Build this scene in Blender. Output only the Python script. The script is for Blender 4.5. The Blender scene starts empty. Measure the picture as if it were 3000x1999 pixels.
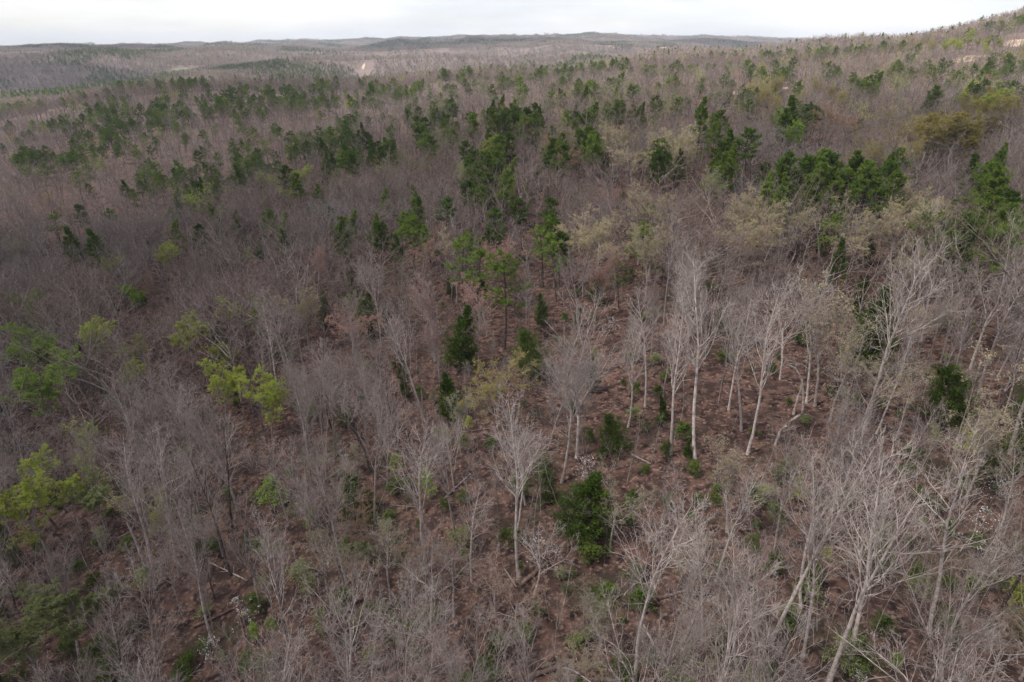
import bpy, math, random
import numpy as np
from math import radians as R

rng = np.random.default_rng(11)
random.seed(11)
sc = bpy.context.scene
COL = sc.collection

# ------------------------------------------------------------------ camera, world, sun, exposure
CAMZ, PITCH, F = 48.0, R(24.7), 1900.0            # F in pixels of the 3000 px wide photograph
cam = bpy.data.objects.new('camera', bpy.data.cameras.new('camera'))
cam.data.sensor_width = 36.0
cam.data.lens = F / 3000 * 36
cam.data.clip_start, cam.data.clip_end = 0.5, 60000
cam.location = (0, 0, CAMZ)
cam.rotation_euler = (R(90) - PITCH, 0, 0)
COL.objects.link(cam)
sc.camera = cam

SUN_EL, SUN_AZ = R(57), R(248)                    # behind the camera and to the left, behind thin cloud
world = bpy.data.worlds.new('World')
sc.world = world
world.use_nodes = True
wn, wl = world.node_tree.nodes, world.node_tree.links
wn.clear()
sky = wn.new('ShaderNodeTexSky')
sky.sky_type = 'NISHITA'; sky.sun_disc = False
sky.sun_elevation = SUN_EL; sky.sun_rotation = SUN_AZ
tcw = wn.new('ShaderNodeTexCoord')
mpw = wn.new('ShaderNodeMapping'); mpw.inputs['Scale'].default_value = (1.0, 1.0, 5.5)
nzw = wn.new('ShaderNodeTexNoise'); nzw.inputs['Scale'].default_value = 1.7; nzw.inputs['Detail'].default_value = 5; nzw.inputs['Roughness'].default_value = .55
rmw = wn.new('ShaderNodeMapRange'); rmw.inputs['From Min'].default_value = .30; rmw.inputs['From Max'].default_value = .66
rmw.inputs['To Min'].default_value = .35; rmw.inputs['To Max'].default_value = .98
mxw = wn.new('ShaderNodeMix'); mxw.data_type = 'RGBA'
mxw.inputs['B'].default_value = (7.3, 7.15, 7.35, 1)     # thin high overcast (in sky texture units)
nz2 = wn.new('ShaderNodeTexNoise'); nz2.inputs['Scale'].default_value = 2.6; nz2.inputs['Detail'].default_value = 6; nz2.inputs['Roughness'].default_value = .6
wl.new(mpw.outputs[0], nz2.inputs['Vector'])
rm2 = wn.new('ShaderNodeMapRange'); rm2.inputs['From Min'].default_value = .36; rm2.inputs['From Max'].default_value = .62
wl.new(nz2.outputs['Fac'], rm2.inputs['Value'])
mx2 = wn.new('ShaderNodeMix'); mx2.data_type = 'RGBA'; mx2.inputs['A'].default_value = (5.3, 5.4, 5.9, 1); mx2.inputs['B'].default_value = (7.15, 7.02, 7.05, 1)
wl.new(rm2.outputs[0], mx2.inputs['Factor']); wl.new(mx2.outputs['Result'], mxw.inputs['B'])
bg = wn.new('ShaderNodeBackground'); bg.inputs['Strength'].default_value = 0.10
ow = wn.new('ShaderNodeOutputWorld')
wl.new(tcw.outputs['Generated'], mpw.inputs['Vector']); wl.new(mpw.outputs[0], nzw.inputs['Vector'])
wl.new(nzw.outputs['Fac'], rmw.inputs['Value']); wl.new(rmw.outputs[0], mxw.inputs['Factor'])
wl.new(sky.outputs[0], mxw.inputs['A']); wl.new(mxw.outputs['Result'], bg.inputs['Color']); wl.new(bg.outputs[0], ow.inputs[0])

sd = bpy.data.lights.new('sun', 'SUN')
sd.energy = 4.0; sd.angle = R(7); sd.color = (1, .95, .88)
sun = bpy.data.objects.new('sun', sd); COL.objects.link(sun)
# direction to the sun: azimuth measured clockwise from +Y, as in the sky texture
_sv = (math.sin(SUN_AZ) * math.cos(SUN_EL), math.cos(SUN_AZ) * math.cos(SUN_EL), math.sin(SUN_EL))
from mathutils import Vector, Euler
sun.rotation_euler = Vector(_sv).to_track_quat('Z', 'Y').to_euler()

sc.view_settings.view_transform = 'Standard'
sc.view_settings.look = 'None'
sc.view_settings.exposure = 0.86
sc.view_settings.gamma = 1
sc.view_settings.use_curve_mapping = False
cy = sc.cycles
cy.max_bounces = 5; cy.diffuse_bounces = 1; cy.glossy_bounces = 1; cy.transmission_bounces = 2
cy.transparent_max_bounces = 8; cy.volume_bounces = 0
cy.use_denoising = True

# ------------------------------------------------------------------ terrain
SS = np.array([-2.0, -.75, -.5, -.25, 0, .25, .5, .75, 2.0])
YY = np.array([-90, 0, 40, 80, 140, 220, 300, 420, 560, 720, 900, 1150, 1500, 2100, 2900, 4000, 5600, 7500, 12000.])
ZZ = np.array([
 [-14, -12, -9, -5, -2, 0, 1, 2, 4],
 [-14, -12, -9, -6, -3, -1, 1, 2, 4],
 [-20, -17, -14, -9, -5, -1, 0, 1, 3],
 [-24, -20, -16, -10, -4, 0, 3, 5, 9],
 [-28, -24, -19, -10, -2, 4, 7, 9, 14],
 [-33, -28, -23, -10, 3, 8, 10, 12, 18],
 [-36, -32, -27, -12, 5, 11, 13, 16, 26],
 [-36, -33, -28, -10, 8, 13, 17, 22, 40],
 [-38, -34, -20, -6, 9, 16, 23, 36, 60],
 [-34, -28, -4, 2, 10, 19, 34, 72, 98],
 [-42, -40, -16, -12, 2, 23, 41, 88, 118],
 [-52, -52, -44, -42, -30, -6, 8, 42, 70],
 [-46, -46, -42, -42, -36, -24, -10, 10, 40],
 [-28, -26, -22, -28, -26, -30, -22, -16, 4],
 [-36, -30, -26, -22, -10, -16, -18, -16, -6],
 [-26, -24, -20, -4, 12, 8, 2, 0, 0],
 [-38, -30, -22, 2, 56, 40, 10, 6, -6],
 [-48, -38, -18, 28, 76, 66, 26, 20, -6],
 [-60, -60, -60, -60, -60, -60, -60, -60, -60]], float)

def _idx(ax, v):
    i = np.clip(np.searchsorted(ax, v) - 1, 0, len(ax) - 2)
    t = np.clip((v - ax[i]) / (ax[i + 1] - ax[i]), 0, 1)
    return i, t

def _hash(ix, iy, k):
    h = np.sin(ix * 127.1 + iy * 311.7 + k * 74.7) * 43758.5453
    return h - np.floor(h)

def vnoise(x, y, k=0):
    ix, iy = np.floor(x), np.floor(y)
    fx, fy = x - ix, y - iy
    fx = fx * fx * (3 - 2 * fx); fy = fy * fy * (3 - 2 * fy)
    a, b = _hash(ix, iy, k), _hash(ix + 1, iy, k)
    c, d = _hash(ix, iy + 1, k), _hash(ix + 1, iy + 1, k)
    return (a * (1 - fx) + b * fx) * (1 - fy) + (c * (1 - fx) + d * fx) * fy - .5

def height(x, y):
    x = np.asarray(x, float); y = np.asarray(y, float)
    s = np.clip(x / (np.maximum(y, 0) + 30), -2, 2)
    i, t = _idx(SS, s); j, u = _idx(YY, np.clip(y, -90, 12000))
    t = t * t * (3 - 2 * t) * .6 + t * .4; u = u * u * (3 - 2 * u) * .6 + u * .4
    z = (ZZ[j, i] * (1 - t) + ZZ[j, i + 1] * t) * (1 - u) + (ZZ[j + 1, i] * (1 - t) + ZZ[j + 1, i + 1] * t) * u
    z = z + np.clip(1 - (y - 300) / 500, 0, 1) * (2.2 * vnoise(x / 34, y / 34, 1) + .7 * vnoise(x / 9, y / 9, 2))
    far = np.clip((y - 150) / 900, 0, 1)
    z = z + far * (12 * vnoise(x / 170, y / 170, 3) + 26 * (.22 - np.abs(vnoise(x / 230 + 1.7, y / 260, 7))))
    vf = np.clip((y - 850) / 1100, 0, 1)
    z = z + vf * (26 * vnoise(x / 620, y / 420, 4) + 210 * (.19 - np.abs(vnoise(x / 900 + 3.3, y / 560, 5))) + 26 * vnoise(x / 260, y / 230, 6))
    # one taller knoll on the far skyline
    z = z + 80 * np.exp(-((x - 790) / 300) ** 2 - ((y - 5300) / 600) ** 2)
    return z

CT, ST = math.cos(PITCH), math.sin(PITCH)
def pixdir(px, py):
    a = (np.asarray(px, float) - 1500) / F; b = (1000 - np.asarray(py, float)) / F
    return a, CT + b * ST, -ST + b * CT
def project(x, y, z):
    dz = z - CAMZ
    dep = np.maximum(y * CT - dz * ST, .1)
    return 1500 + F * x / dep, 1000 - F * (y * ST + dz * CT) / dep, dep
_RY = np.geomspace(8, 9000, 1800)
def cast(px, py, h=0.0):
    """Where the view ray of a photo pixel first comes down to h metres above the ground."""
    a, b, c = pixdir(px, py)
    X, Z = a / b * _RY, CAMZ + c / b * _RY
    g = Z - height(X, _RY) - h
    w = np.nonzero(g < 0)[0]
    if len(w) == 0 or w[0] == 0: return None
    k = w[0]; t = g[k - 1] / (g[k - 1] - g[k])
    y = _RY[k - 1] + t * (_RY[k] - _RY[k - 1])
    x = a / b * y
    return float(x), float(y), float(height(x, y))

# ------------------------------------------------------------------ materials
def mat(name):
    m = bpy.data.materials.new(name); m.use_nodes = True
    n = m.node_tree.nodes; n.clear()
    o = n.new('ShaderNodeOutputMaterial')
    return m, n, m.node_tree.links, o

def mixrgb(n, l, fac, a, b, blend='MIX'):
    x = n.new('ShaderNodeMix'); x.data_type = 'RGBA'; x.blend_type = blend
    for sock, v in (('Factor', fac), ('A', a), ('B', b)):
        if isinstance(v, bpy.types.NodeSocket): l.new(v, x.inputs[sock])
        elif sock == 'Factor': x.inputs[sock].default_value = v
        else: x.inputs[sock].default_value = (*v, 1)
    return x.outputs['Result']

def noise(n, l, scale, detail=3, coord='Object', vec=None, lo=.35, hi=.65):
    t = n.new('ShaderNodeTexNoise'); t.inputs['Scale'].default_value = scale; t.inputs['Detail'].default_value = detail
    if vec is None:
        c = n.new('ShaderNodeTexCoord'); vec = c.outputs[coord]
    l.new(vec, t.inputs['Vector'])
    r = n.new('ShaderNodeMapRange'); r.inputs['From Min'].default_value = lo; r.inputs['From Max'].default_value = hi
    l.new(t.outputs['Fac'], r.inputs['Value'])
    return r.outputs[0]

def bark(name, light, dark, nscale=2.5, warm=None):
    m, n, l, o = mat(name)
    oi = n.new('ShaderNodeObjectInfo')
    c = mixrgb(n, l, oi.outputs['Random'], light, dark)
    if warm:
        mm = n.new('ShaderNodeMath'); mm.operation = 'MULTIPLY'; mm.inputs[1].default_value = 7.31; l.new(oi.outputs['Random'], mm.inputs[0])
        fr = n.new('ShaderNodeMath'); fr.operation = 'FRACT'; l.new(mm.outputs[0], fr.inputs[0])
        c = mixrgb(n, l, fr.outputs[0], c, warm, 'MULTIPLY')
    c = mixrgb(n, l, noise(n, l, nscale, 4), c, tuple(.62 * v for v in dark))
    d = n.new('ShaderNodeBsdfDiffuse'); l.new(c, d.inputs['Color']); l.new(d.outputs[0], o.inputs[0])
    return m

def leafmat(name, c1, c2, trans=.35, rnd=.5, nscale=.9):
    m, n, l, o = mat(name)
    c = mixrgb(n, l, noise(n, l, nscale, 2, lo=.3, hi=.7), c1, c2)
    oi = n.new('ShaderNodeObjectInfo')
    hs = n.new('ShaderNodeHueSaturation')
    mr = n.new('ShaderNodeMapRange'); mr.inputs['To Min'].default_value = 1 - rnd * .5; mr.inputs['To Max'].default_value = 1 + rnd * .5
    l.new(oi.outputs['Random'], mr.inputs['Value']); l.new(mr.outputs[0], hs.inputs['Value']); l.new(c, hs.inputs['Color'])
    d = n.new('ShaderNodeBsdfDiffuse'); l.new(hs.outputs[0], d.inputs['Color'])
    t = n.new('ShaderNodeBsdfTranslucent'); l.new(hs.outputs[0], t.inputs['Color'])
    x = n.new('ShaderNodeMixShader'); x.inputs[0].default_value = trans
    l.new(d.outputs[0], x.inputs[1]); l.new(t.outputs[0], x.inputs[2]); l.new(x.outputs[0], o.inputs[0])
    return m

M = {}
M['bark'] = bark('grey_bark', (.54, .455, .42), (.30, .245, .225))
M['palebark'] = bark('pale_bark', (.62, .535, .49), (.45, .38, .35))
M['farbark'] = bark('far_bark', (.34, .28, .26), (.20, .16, .145))
M['twig'] = bark('twig_bark', (.42, .345, .30), (.22, .178, .155), 1.2, (1.0, .93, .86))
M['twig_tan'] = bark('tan_twig_bark', (.38, .30, .235), (.21, .165, .125), 1.2)
M['twig_red'] = bark('reddish_twig_bark', (.38, .27, .235), (.21, .15, .13), 1.2)
M['twig_grey'] = bark('grey_twig_bark', (.38, .34, .335), (.20, .178, .175), 1.2)
M['brush'] = bark('brush_bark', (.25, .20, .185), (.13, .10, .095), 1.2)
M['hilltwig'] = bark('hill_twig_bark', (.47, .385, .355), (.33, .265, .245), 1.2)
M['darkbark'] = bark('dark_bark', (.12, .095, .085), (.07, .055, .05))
M['deadwood'] = bark('dead_wood', (.50, .43, .38), (.36, .29, .25))
M['log'] = bark('fallen_wood', (.24, .16, .13), (.15, .10, .085))
M['pine'] = leafmat('pine_needles', (.09, .145, .026), (.18, .24, .05), .28)
M['darkpine'] = leafmat('dark_pine_needles', (.065, .110, .026), (.105, .150, .034), .28)
M['cedar'] = leafmat('cedar_sprays', (.050, .090, .018), (.10, .135, .028), .2)
M['yellowgreen'] = leafmat('yellow_green_leaves', (.28, .35, .05), (.41, .43, .10))
M['green'] = leafmat('fresh_green_leaves', (.18, .28, .045), (.27, .36, .075))
M['palegreen'] = leafmat('pale_green_leaves', (.20, .24, .09), (.27, .28, .12))
M['gold'] = leafmat('golden_buds', (.25, .22, .06), (.34, .28, .09))
M['cream'] = leafmat('cream_buds', (.38, .32, .18), (.45, .385, .23))
M['rust'] = leafmat('rusty_buds', (.28, .165, .095), (.34, .21, .13))
M['pink'] = leafmat('reddish_buds', (.32, .18, .15), (.38, .22, .18))
M['white'] = leafmat('white_blossom', (.78, .78, .72), (.82, .82, .78), .2, .1)
M['shrub'] = leafmat('shrub_leaves', (.07, .11, .02), (.13, .17, .035), .3)

# ------------------------------------------------------------------ mesh helpers
def norm(v): return v / np.maximum(np.linalg.norm(v, axis=-1, keepdims=True), 1e-9)

def make_mesh(name, parts, mats):
    """parts: list of (verts (n,3), faces (m,k), material index). One mesh."""
    V, L, LS, LT, MI = [], [], [], [], []
    off = lo = 0
    for v, f, mi in parts:
        if len(f) == 0: continue
        V.append(v); k = f.shape[1]; n = len(f)
        L.append((f + off).ravel()); LS.append(lo + np.arange(n) * k); LT.append(np.full(n, k)); MI.append(np.full(n, mi))
        off += len(v); lo += n * k
    V = np.concatenate(V); L = np.concatenate(L); LS = np.concatenate(LS); LT = np.concatenate(LT); MI = np.concatenate(MI)
    me = bpy.data.meshes.new(name)
    me.vertices.add(len(V)); me.loops.add(len(L)); me.polygons.add(len(LS))
    me.vertices.foreach_set('co', V.astype(np.float32).ravel())
    me.loops.foreach_set('vertex_index', L.astype(np.int32))
    me.polygons.foreach_set('loop_start', LS.astype(np.int32))
    me.polygons.foreach_set('loop_total', LT.astype(np.int32))
    me.polygons.foreach_set('material_index', MI.astype(np.int32))
    me.polygons.foreach_set('use_smooth', np.ones(len(LS), bool))
    for m in mats: me.materials.append(m)
    me.update(calc_edges=True)
    return me

def tubes(P, Rr, sides):
    N, K, _ = P.shape
    T = norm(np.gradient(P, axis=1))
    ref = np.where(np.abs(T[..., 2:3]) > .8, np.array([1., .2, 0]), np.array([.1, 0, 1.]))
    U = norm(np.cross(T, ref)); W = np.cross(T, U)
    a = np.arange(sides) / sides * 2 * np.pi
    ring = U[:, :, None] * np.cos(a)[:, None] + W[:, :, None] * np.sin(a)[:, None]
    V = (P[:, :, None] + ring * Rr[:, :, None, None]).reshape(-1, 3)
    base = (np.arange(N)[:, None, None] * K + np.arange(K - 1)[None, :, None]) * sides
    s = np.arange(sides); s2 = (s + 1) % sides
    f = np.stack([base + s, base + s2, base + sides + s2, base + sides + s], -1).reshape(-1, 4)
    return V, f

def grow(p0, d0, L, K, wander, trop, g):
    N = len(p0); P = np.empty((N, K, 3)); P[:, 0] = p0; d = norm(d0); st = (L / (K - 1))[:, None]
    for k in range(1, K):
        d = norm(d + g.normal(0, wander, (N, 3)) + np.array([0, 0, trop]))
        P[:, k] = P[:, k - 1] + d * st
    return P

def children(P, Rr, n, t0, t1, ang, asd, lens, K, wander, trop, rf, tip, g, shape=.5, rmin=.004):
    """n children on each parent; lens: (N,) base length. Returns P, R, L."""
    N, KP, _ = P.shape
    t = t0 + (t1 - t0) * (np.arange(n)[None] + g.random((N, n))) / n
    f = t * (KP - 1); i = np.minimum(f.astype(int), KP - 2); w = (f - i)[..., None]
    ar = np.arange(N)[:, None]
    pos = P[ar, i] * (1 - w) + P[ar, i + 1] * w
    T = norm(P[ar, i + 1] - P[ar, i])
    rad = Rr[ar, i] * (1 - w[..., 0]) + Rr[ar, i + 1] * w[..., 0]
    ref = np.where(np.abs(T[..., 2:3]) > .9, np.array([1., 0, 0]), np.array([0, 0, 1.]))
    U = norm(np.cross(T, ref)); W = np.cross(T, U)
    ph = (np.arange(n) * 2.4)[None] + g.random((N, 1)) * 6.28 + g.normal(0, .5, (N, n))
    a = np.clip(g.normal(ang, asd, (N, n)), .1, 1.7)
    d = np.cos(a)[..., None] * T + np.sin(a)[..., None] * (np.cos(ph)[..., None] * U + np.sin(ph)[..., None] * W)
    L = lens[:, None] * (1 - shape * (t - t0) / max(t1 - t0, 1e-6)) * g.uniform(.65, 1.25, (N, n))
    pos, d, L = pos.reshape(-1, 3), d.reshape(-1, 3), L.ravel()
    r0 = np.maximum(np.minimum(rad.ravel() * rf, rad.ravel() * .9), rmin)
    C = grow(pos, d, L, K, wander, trop, g)
    CR = r0[:, None] * (1 + (tip - 1) * np.linspace(0, 1, K))[None]
    return C, np.maximum(CR, rmin * .55), L

def quads(c, size, g, aspect=1.0, up=0.0, axis=None):
    """One small bent-free leaf at each centre, random orientation."""
    N = len(c)
    a = norm(g.normal(0, 1, (N, 3)) + np.array([0, 0, up])) if axis is None else norm(axis)
    b = norm(np.cross(a, g.normal(0, 1, (N, 3))))
    s = size * g.uniform(.6, 1.3, (N, 1))
    a = a * s * aspect; b = b * s
    V = np.stack([c - a * .5, c + b * .5 - a * .1, c + a * .5, c - b * .5 - a * .1], 1).reshape(-1, 3)
    return V, np.arange(N * 4).reshape(N, 4)

# ------------------------------------------------------------------ broadleaf trees (20 m tall before scaling)
def skeleton(form, seed, lod=0):
    g = np.random.default_rng(seed)
    H = 20.0
    z0 = np.zeros((1, 3)); up = np.array([[g.normal(0, .04), g.normal(0, .04), 1]])
    q = 1 if lod == 0 else .0
    out = []
    if form == 'narrow':                              # one leader right to the top, ascending limbs
        T = grow(z0, up, np.array([H * .97]), 16, .045, .02, g)
        TR = (.18 * (1 - np.linspace(0, 1, 16)) ** .8 + .018)[None]; TR[0, 0] *= 1.35
        n1 = 22 if lod == 0 else 14
        L1, R1, l1 = children(T, TR, n1, .40, .97, .70, .2, np.array([H * .32]), 8, .14, .12, .46, .2, g, .62, .012)
        n2, n3, n4 = (7, 5, 2) if lod == 0 else (5, 4, 0)
    elif form == 'vase':                              # trunk forks into steep co-dominant limbs
        T = grow(z0, up, np.array([H * .52]), 10, .05, .02, g)
        TR = (.19 - .07 * np.linspace(0, 1, 10))[None]; TR[0, 0] *= 1.35
        A, AR, la = children(T, TR, 5, .62, 1.0, .42, .12, np.array([H * .50]), 10, .10, .07, .60, .12, g, .0, .02)
        B, BR, lb = children(T, TR, 4, .45, .8, .85, .2, np.array([H * .22]), 8, .14, .05, .42, .2, g, .2, .015)
        L1x, R1x, l1x = children(A, AR, 12 if lod == 0 else 4, .25, .95, .62, .18, la * .42, 8, .13, .08, .55, .22, g, .5, .012)
        out += [(A, AR, 6), (B, BR, 5)]
        L1 = np.concatenate([L1x, B]); R1 = np.concatenate([R1x, BR]); l1 = np.concatenate([l1x, lb])
        n2, n3, n4 = (6, 5, 2) if lod == 0 else (4, 3, 0)
    else:                                             # 'spread': open crooked crown
        T = grow(z0, up, np.array([H * .5]), 10, .07, .02, g)
        TR = (.20 - .07 * np.linspace(0, 1, 10))[None]; TR[0, 0] *= 1.35
        A, AR, la = children(T, TR, 7, .50, 1.0, .64, .16, np.array([H * .46]), 11, .17, .06, .52, .12, g, .1, .02)
        L1, R1, l1 = children(A, AR, 9 if lod == 0 else 5, .22, .97, .75, .2, la * .42, 8, .18, .05, .55, .22, g, .5, .012)
        out += [(A, AR, 6)]
        n2, n3, n4 = (6, 5, 2) if lod == 0 else (4, 3, 0)
    L2, R2, l2 = children(L1, R1, n2, .22, .98, .70, .2, l1 * .48, 5, .15, .08, .55, .35, g, .45, .014)
    L3, R3, l3 = children(L2, R2, n3, .15, 1.0, .66, .2, l2 * .50, 4, .15, .06, .55, .5, g, .4, .009 if lod == 0 else .016)
    lev = dict(T=(T, TR), limbs=out + [(L1, R1, 5 if lod == 0 else 3)], L2=(L2, R2), L3=(L3, R3), L4=None)
    if n4:
        L4, R4, l4 = children(L3, R3, n4, .1, 1.0, .6, .2, l3 * .55, 3, .12, .04, .6, .5, g, .3, .006)
        lev['L4'] = (L4, R4)
    return lev, g

def broad(form, seed, lod=0, leaf=None):
    """-> trunk parts, crown parts, foliage quads"""
    lev, g = skeleton(form, seed, lod)
    tr = [(*tubes(*lev['T'], 8 if lod == 0 else 4), 0)] + [(*tubes(P, Rr, s), 0) for P, Rr, s in lev['limbs'][:-1]]
    P, Rr, s = lev['limbs'][-1]
    cr = [(*tubes(P, Rr, s), 1), (*tubes(*lev['L2'], 4 if lod == 0 else 3), 1 if lod == 0 else 0), (*tubes(*lev['L3'], 3), 1 if lod == 0 else 0)]
    if lev['L4'] is not None: cr.append((*tubes(*lev['L4'], 3), 0))
    fo = None
    if leaf:
        per, size, keep = leaf
        base = lev['L4'][0] if lev['L4'] is not None else lev['L3'][0]
        tips = base[:, 1:].reshape(-1, 3)
        tips = tips[g.random(len(tips)) < keep]
        c = np.repeat(tips, per, 0) + g.normal(0, size * .8, (len(tips) * per, 3))
        fo = [(*quads(c, size, g, 1.35), 0)]
    return tr, cr, fo

# ------------------------------------------------------------------ conifers
def pine(seed, dense=1.0, lo=.42, nb=46, wid=.175, form='round'):
    g = np.random.default_rng(seed); H = 18.0
    T = grow(np.zeros((1, 3)), np.array([[g.normal(0, .03), g.normal(0, .03), 1]]), np.array([H]), 14, .03, .03, g)
    TR = (.19 * (1 - np.linspace(0, 1, 14)) + .02)[None]
    t = np.sort(lo + (.985 - lo) * g.random(nb) ** .85)
    i = t * 13; k = np.minimum(i.astype(int), 12); w = (i - k)[:, None]
    p = T[0, k] * (1 - w) + T[0, k + 1] * w
    az = np.arange(nb) * 2.4 + g.normal(0, .6, nb)
    u = (t - lo) / (1 - lo)
    if form == 'cone': Lb = H * wid * (1.12 - u) * g.uniform(.7, 1.25, nb)
    else: Lb = H * wid * np.clip(.55 + 1.5 * u * (1 - u) * 1.2 - .45 * u ** 3, .15, 2) * g.uniform(.55, 1.3, nb)
    el = .05 + .75 * u ** 2 + g.normal(0, .12, nb)
    d = np.stack([np.cos(az) * np.cos(el), np.sin(az) * np.cos(el), np.sin(el)], 1)
    B = grow(p, d, Lb, 6, .09, .07, g)
    BR = np.linspace(.055, .014, 6)[None] * (Lb / Lb.mean())[:, None] ** .6
    S, SR, ls = children(B, BR, 7, .3, 1.0, .75, .2, Lb * .34, 3, .1, .10, .5, .6, g, .4, .009)
    # needle tufts at branchlet ends
    c = np.concatenate([S[:, 1:].reshape(-1, 3), B[:, -2:].reshape(-1, 3)])
    c = c[g.random(len(c)) < .95]
    nt = max(4, int(13 * dense))
    cc = np.repeat(c, nt, 0)
    ax = norm(g.normal(0, 1, (len(cc), 3)) + np.array([0, 0, .55]))
    size = .50
    V, f = quads(cc + ax * size * .42 + g.normal(0, .05, cc.shape), .085, g, size / .085, axis=ax)
    return [(*tubes(T, TR, 7), 0), (*tubes(B, BR, 4), 0), (*tubes(S, SR, 3), 0)], [(V, f, 0)]

def cedar(seed, wid=.33, fat=1.0):
    g = np.random.default_rng(seed); H = 10.0
    T = grow(np.zeros((1, 3)), np.array([[0, 0, 1.]]), np.array([H * .97]), 8, .03, .03, g)
    TR = (.16 * (1 - np.linspace(0, 1, 8)) + .015)[None]
    nb = 165
    t = .06 + .92 * g.random(nb) ** 1.25
    i = t * 7; k = np.minimum(i.astype(int), 6); w = (i - k)[:, None]
    p = T[0, k] * (1 - w) + T[0, k + 1] * w
    az = g.random(nb) * 6.283
    lump = 1 + .22 * np.sin(az * 3 + seed) * np.sin(t * 9 + seed * 2)
    prof = np.where(t < .25, .78 + .9 * t, 1.0) * (1 - t ** fat) ** .78 + .03
    Lb = H * wid * prof * lump * g.uniform(.45, 1.22, nb)
    el = .28 + .65 * t + g.normal(0, .12, nb)
    d = np.stack([np.cos(az) * np.cos(el), np.sin(az) * np.cos(el), np.sin(el)], 1)
    B = grow(p, d, Lb, 5, .07, .12, g)
    BR = np.repeat(np.linspace(.03, .008, 5)[None], nb, 0)
    S, SR, ls = children(B, BR, 9, .35, 1.0, .7, .2, np.maximum(Lb * .30, .25), 3, .1, .18, .5, .6, g, .4, .006)
    c = S[:, 1:].reshape(-1, 3)
    cc = np.repeat(c, 5, 0) + g.normal(0, .10, (len(c) * 5, 3))
    ax = norm(np.repeat(np.repeat(norm(S[:, -1] - S[:, 0]), 2, 0), 5, 0) + g.normal(0, .45, cc.shape) + np.array([0, 0, .3]))
    V, f = quads(cc, .10, g, 2.6, axis=ax)
    return [(*tubes(T, TR, 6), 0), (*tubes(B, BR, 3), 0)], [(V, f, 0)]

def small_tree(seed, H=6.0, leaf=None, layers=False, n1=14, n2=6, n3=4, rad=.05, spread=.34, lo=.3):
    g = np.random.default_rng(seed)
    T = grow(np.zeros((1, 3)), np.array([[g.normal(0, .07), g.normal(0, .07), 1.]]), np.array([H]), 9, .07, .03, g)
    TR = (rad * (1 - np.linspace(0, 1, 9)) + .008)[None]
    L1, R1, l1 = children(T, TR, n1, lo, .97, 1.15 if layers else .8, .2, np.array([H * spread]), 6, .15, .03 if layers else .09, .5, .3, g, .55, .007)
    L2, R2, l2 = children(L1, R1, n2, .2, 1, .75, .2, l1 * .5, 4, .15, .05, .55, .4, g, .4, .006)
    tr = [(*tubes(T, TR, 5), 0)]
    cr = [(*tubes(L1, R1, 4), 0), (*tubes(L2, R2, 3), 0)]
    tipsP = L2
    if n3:
        L3, R3, l3 = children(L2, R2, n3, .15, 1, .65, .2, l2 * .55, 3, .13, .04, .6, .5, g, .3, .005)
        cr.append((*tubes(L3, R3, 3), 0)); tipsP = L3
    fo = None
    if leaf:
        per, size, keep = leaf
        tips = tipsP[:, 1:].reshape(-1, 3); tips = tips[g.random(len(tips)) < keep]
        c = np.repeat(tips, per, 0) + g.normal(0, size * .8, (len(tips) * per, 3))
        fo = [(*quads(c, size, g, 1.3, up=1.5 if layers else 0), 0)]
    return tr, cr, fo

# library: kind -> list of variants; a variant is [(part name, mesh), ...]
LIB = {}
LH = {}                                              # own height of the library mesh
def reg(key, H, variants): LIB[key] = variants; LH[key] = H

def bare_variant(form, seed):
    tr, cr, _ = broad(form, seed)
    return [('trunk', make_mesh('bare_trunk', tr, [M['bark']])), ('crown', make_mesh('bare_crown', cr, [M['twig'], M['bark']]))]
reg('narrow', 20, [bare_variant('narrow', s) for s in (1, 2, 3, 4, 5)])
reg('vase', 20, [bare_variant('vase', s) for s in (11, 12, 13, 14)])
reg('spread', 20, [bare_variant('spread', s) for s in (21, 22, 23, 24)])

def bud_variant(form, seed, leaf):
    tr, cr, fo = broad(form, seed, 0, leaf)
    return [('trunk', make_mesh('leafing_trunk', tr, [M['bark']])), ('branches', make_mesh('leafing_branches', cr, [M['twig'], M['bark']])),
            ('foliage', make_mesh('leafing_foliage', fo, [M['yellowgreen']]))]
reg('bud', 20, [bud_variant(f, s, (4, .095, .46)) for f, s in (('vase', 31), ('spread', 32), ('vase', 33), ('spread', 34))])
reg('budfull', 20, [bud_variant(f, s, (8, .095, .92)) for f, s in (('vase', 35), ('vase', 36), ('vase', 37), ('vase', 38))])
reg('budthin', 20, [bud_variant(f, s, (2, .10, .22)) for f, s in (('vase', 41), ('spread', 42), ('narrow', 43))])

def con_variant(res, tm, fm):
    tr, fo = res
    return [('trunk', make_mesh('conifer_trunk', tr, [tm])), ('crown', make_mesh('conifer_crown', fo, [fm]))]
reg('pine', 18, [con_variant(pine(51, 1.0, .45, 44), M['darkbark'], M['pine']), con_variant(pine(52, 1.0, .38, 52, .16), M['darkbark'], M['pine']),
                 con_variant(pine(53, 1.1, .5, 42, .19), M['darkbark'], M['darkpine']), con_variant(pine(54, 1.1, .32, 60, .15), M['darkbark'], M['darkpine']),
                 con_variant(pine(55, 1.0, .25, 62, .19, 'cone'), M['darkbark'], M['pine']), con_variant(pine(56, .9, .2, 70, .20, 'cone'), M['darkbark'], M['darkpine'])])
reg('sparsepine', 18, [con_variant(pine(57, .7, .42, 26, .2), M['darkbark'], M['pine']), con_variant(pine(58, .75, .5, 24, .2), M['darkbark'], M['pine'])])
reg('cedar', 10, [con_variant(cedar(61), M['darkbark'], M['cedar']), con_variant(cedar(62, .27), M['darkbark'], M['cedar']),
                  con_variant(cedar(63, .42, 1.6), M['darkbark'], M['cedar'])])
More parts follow.
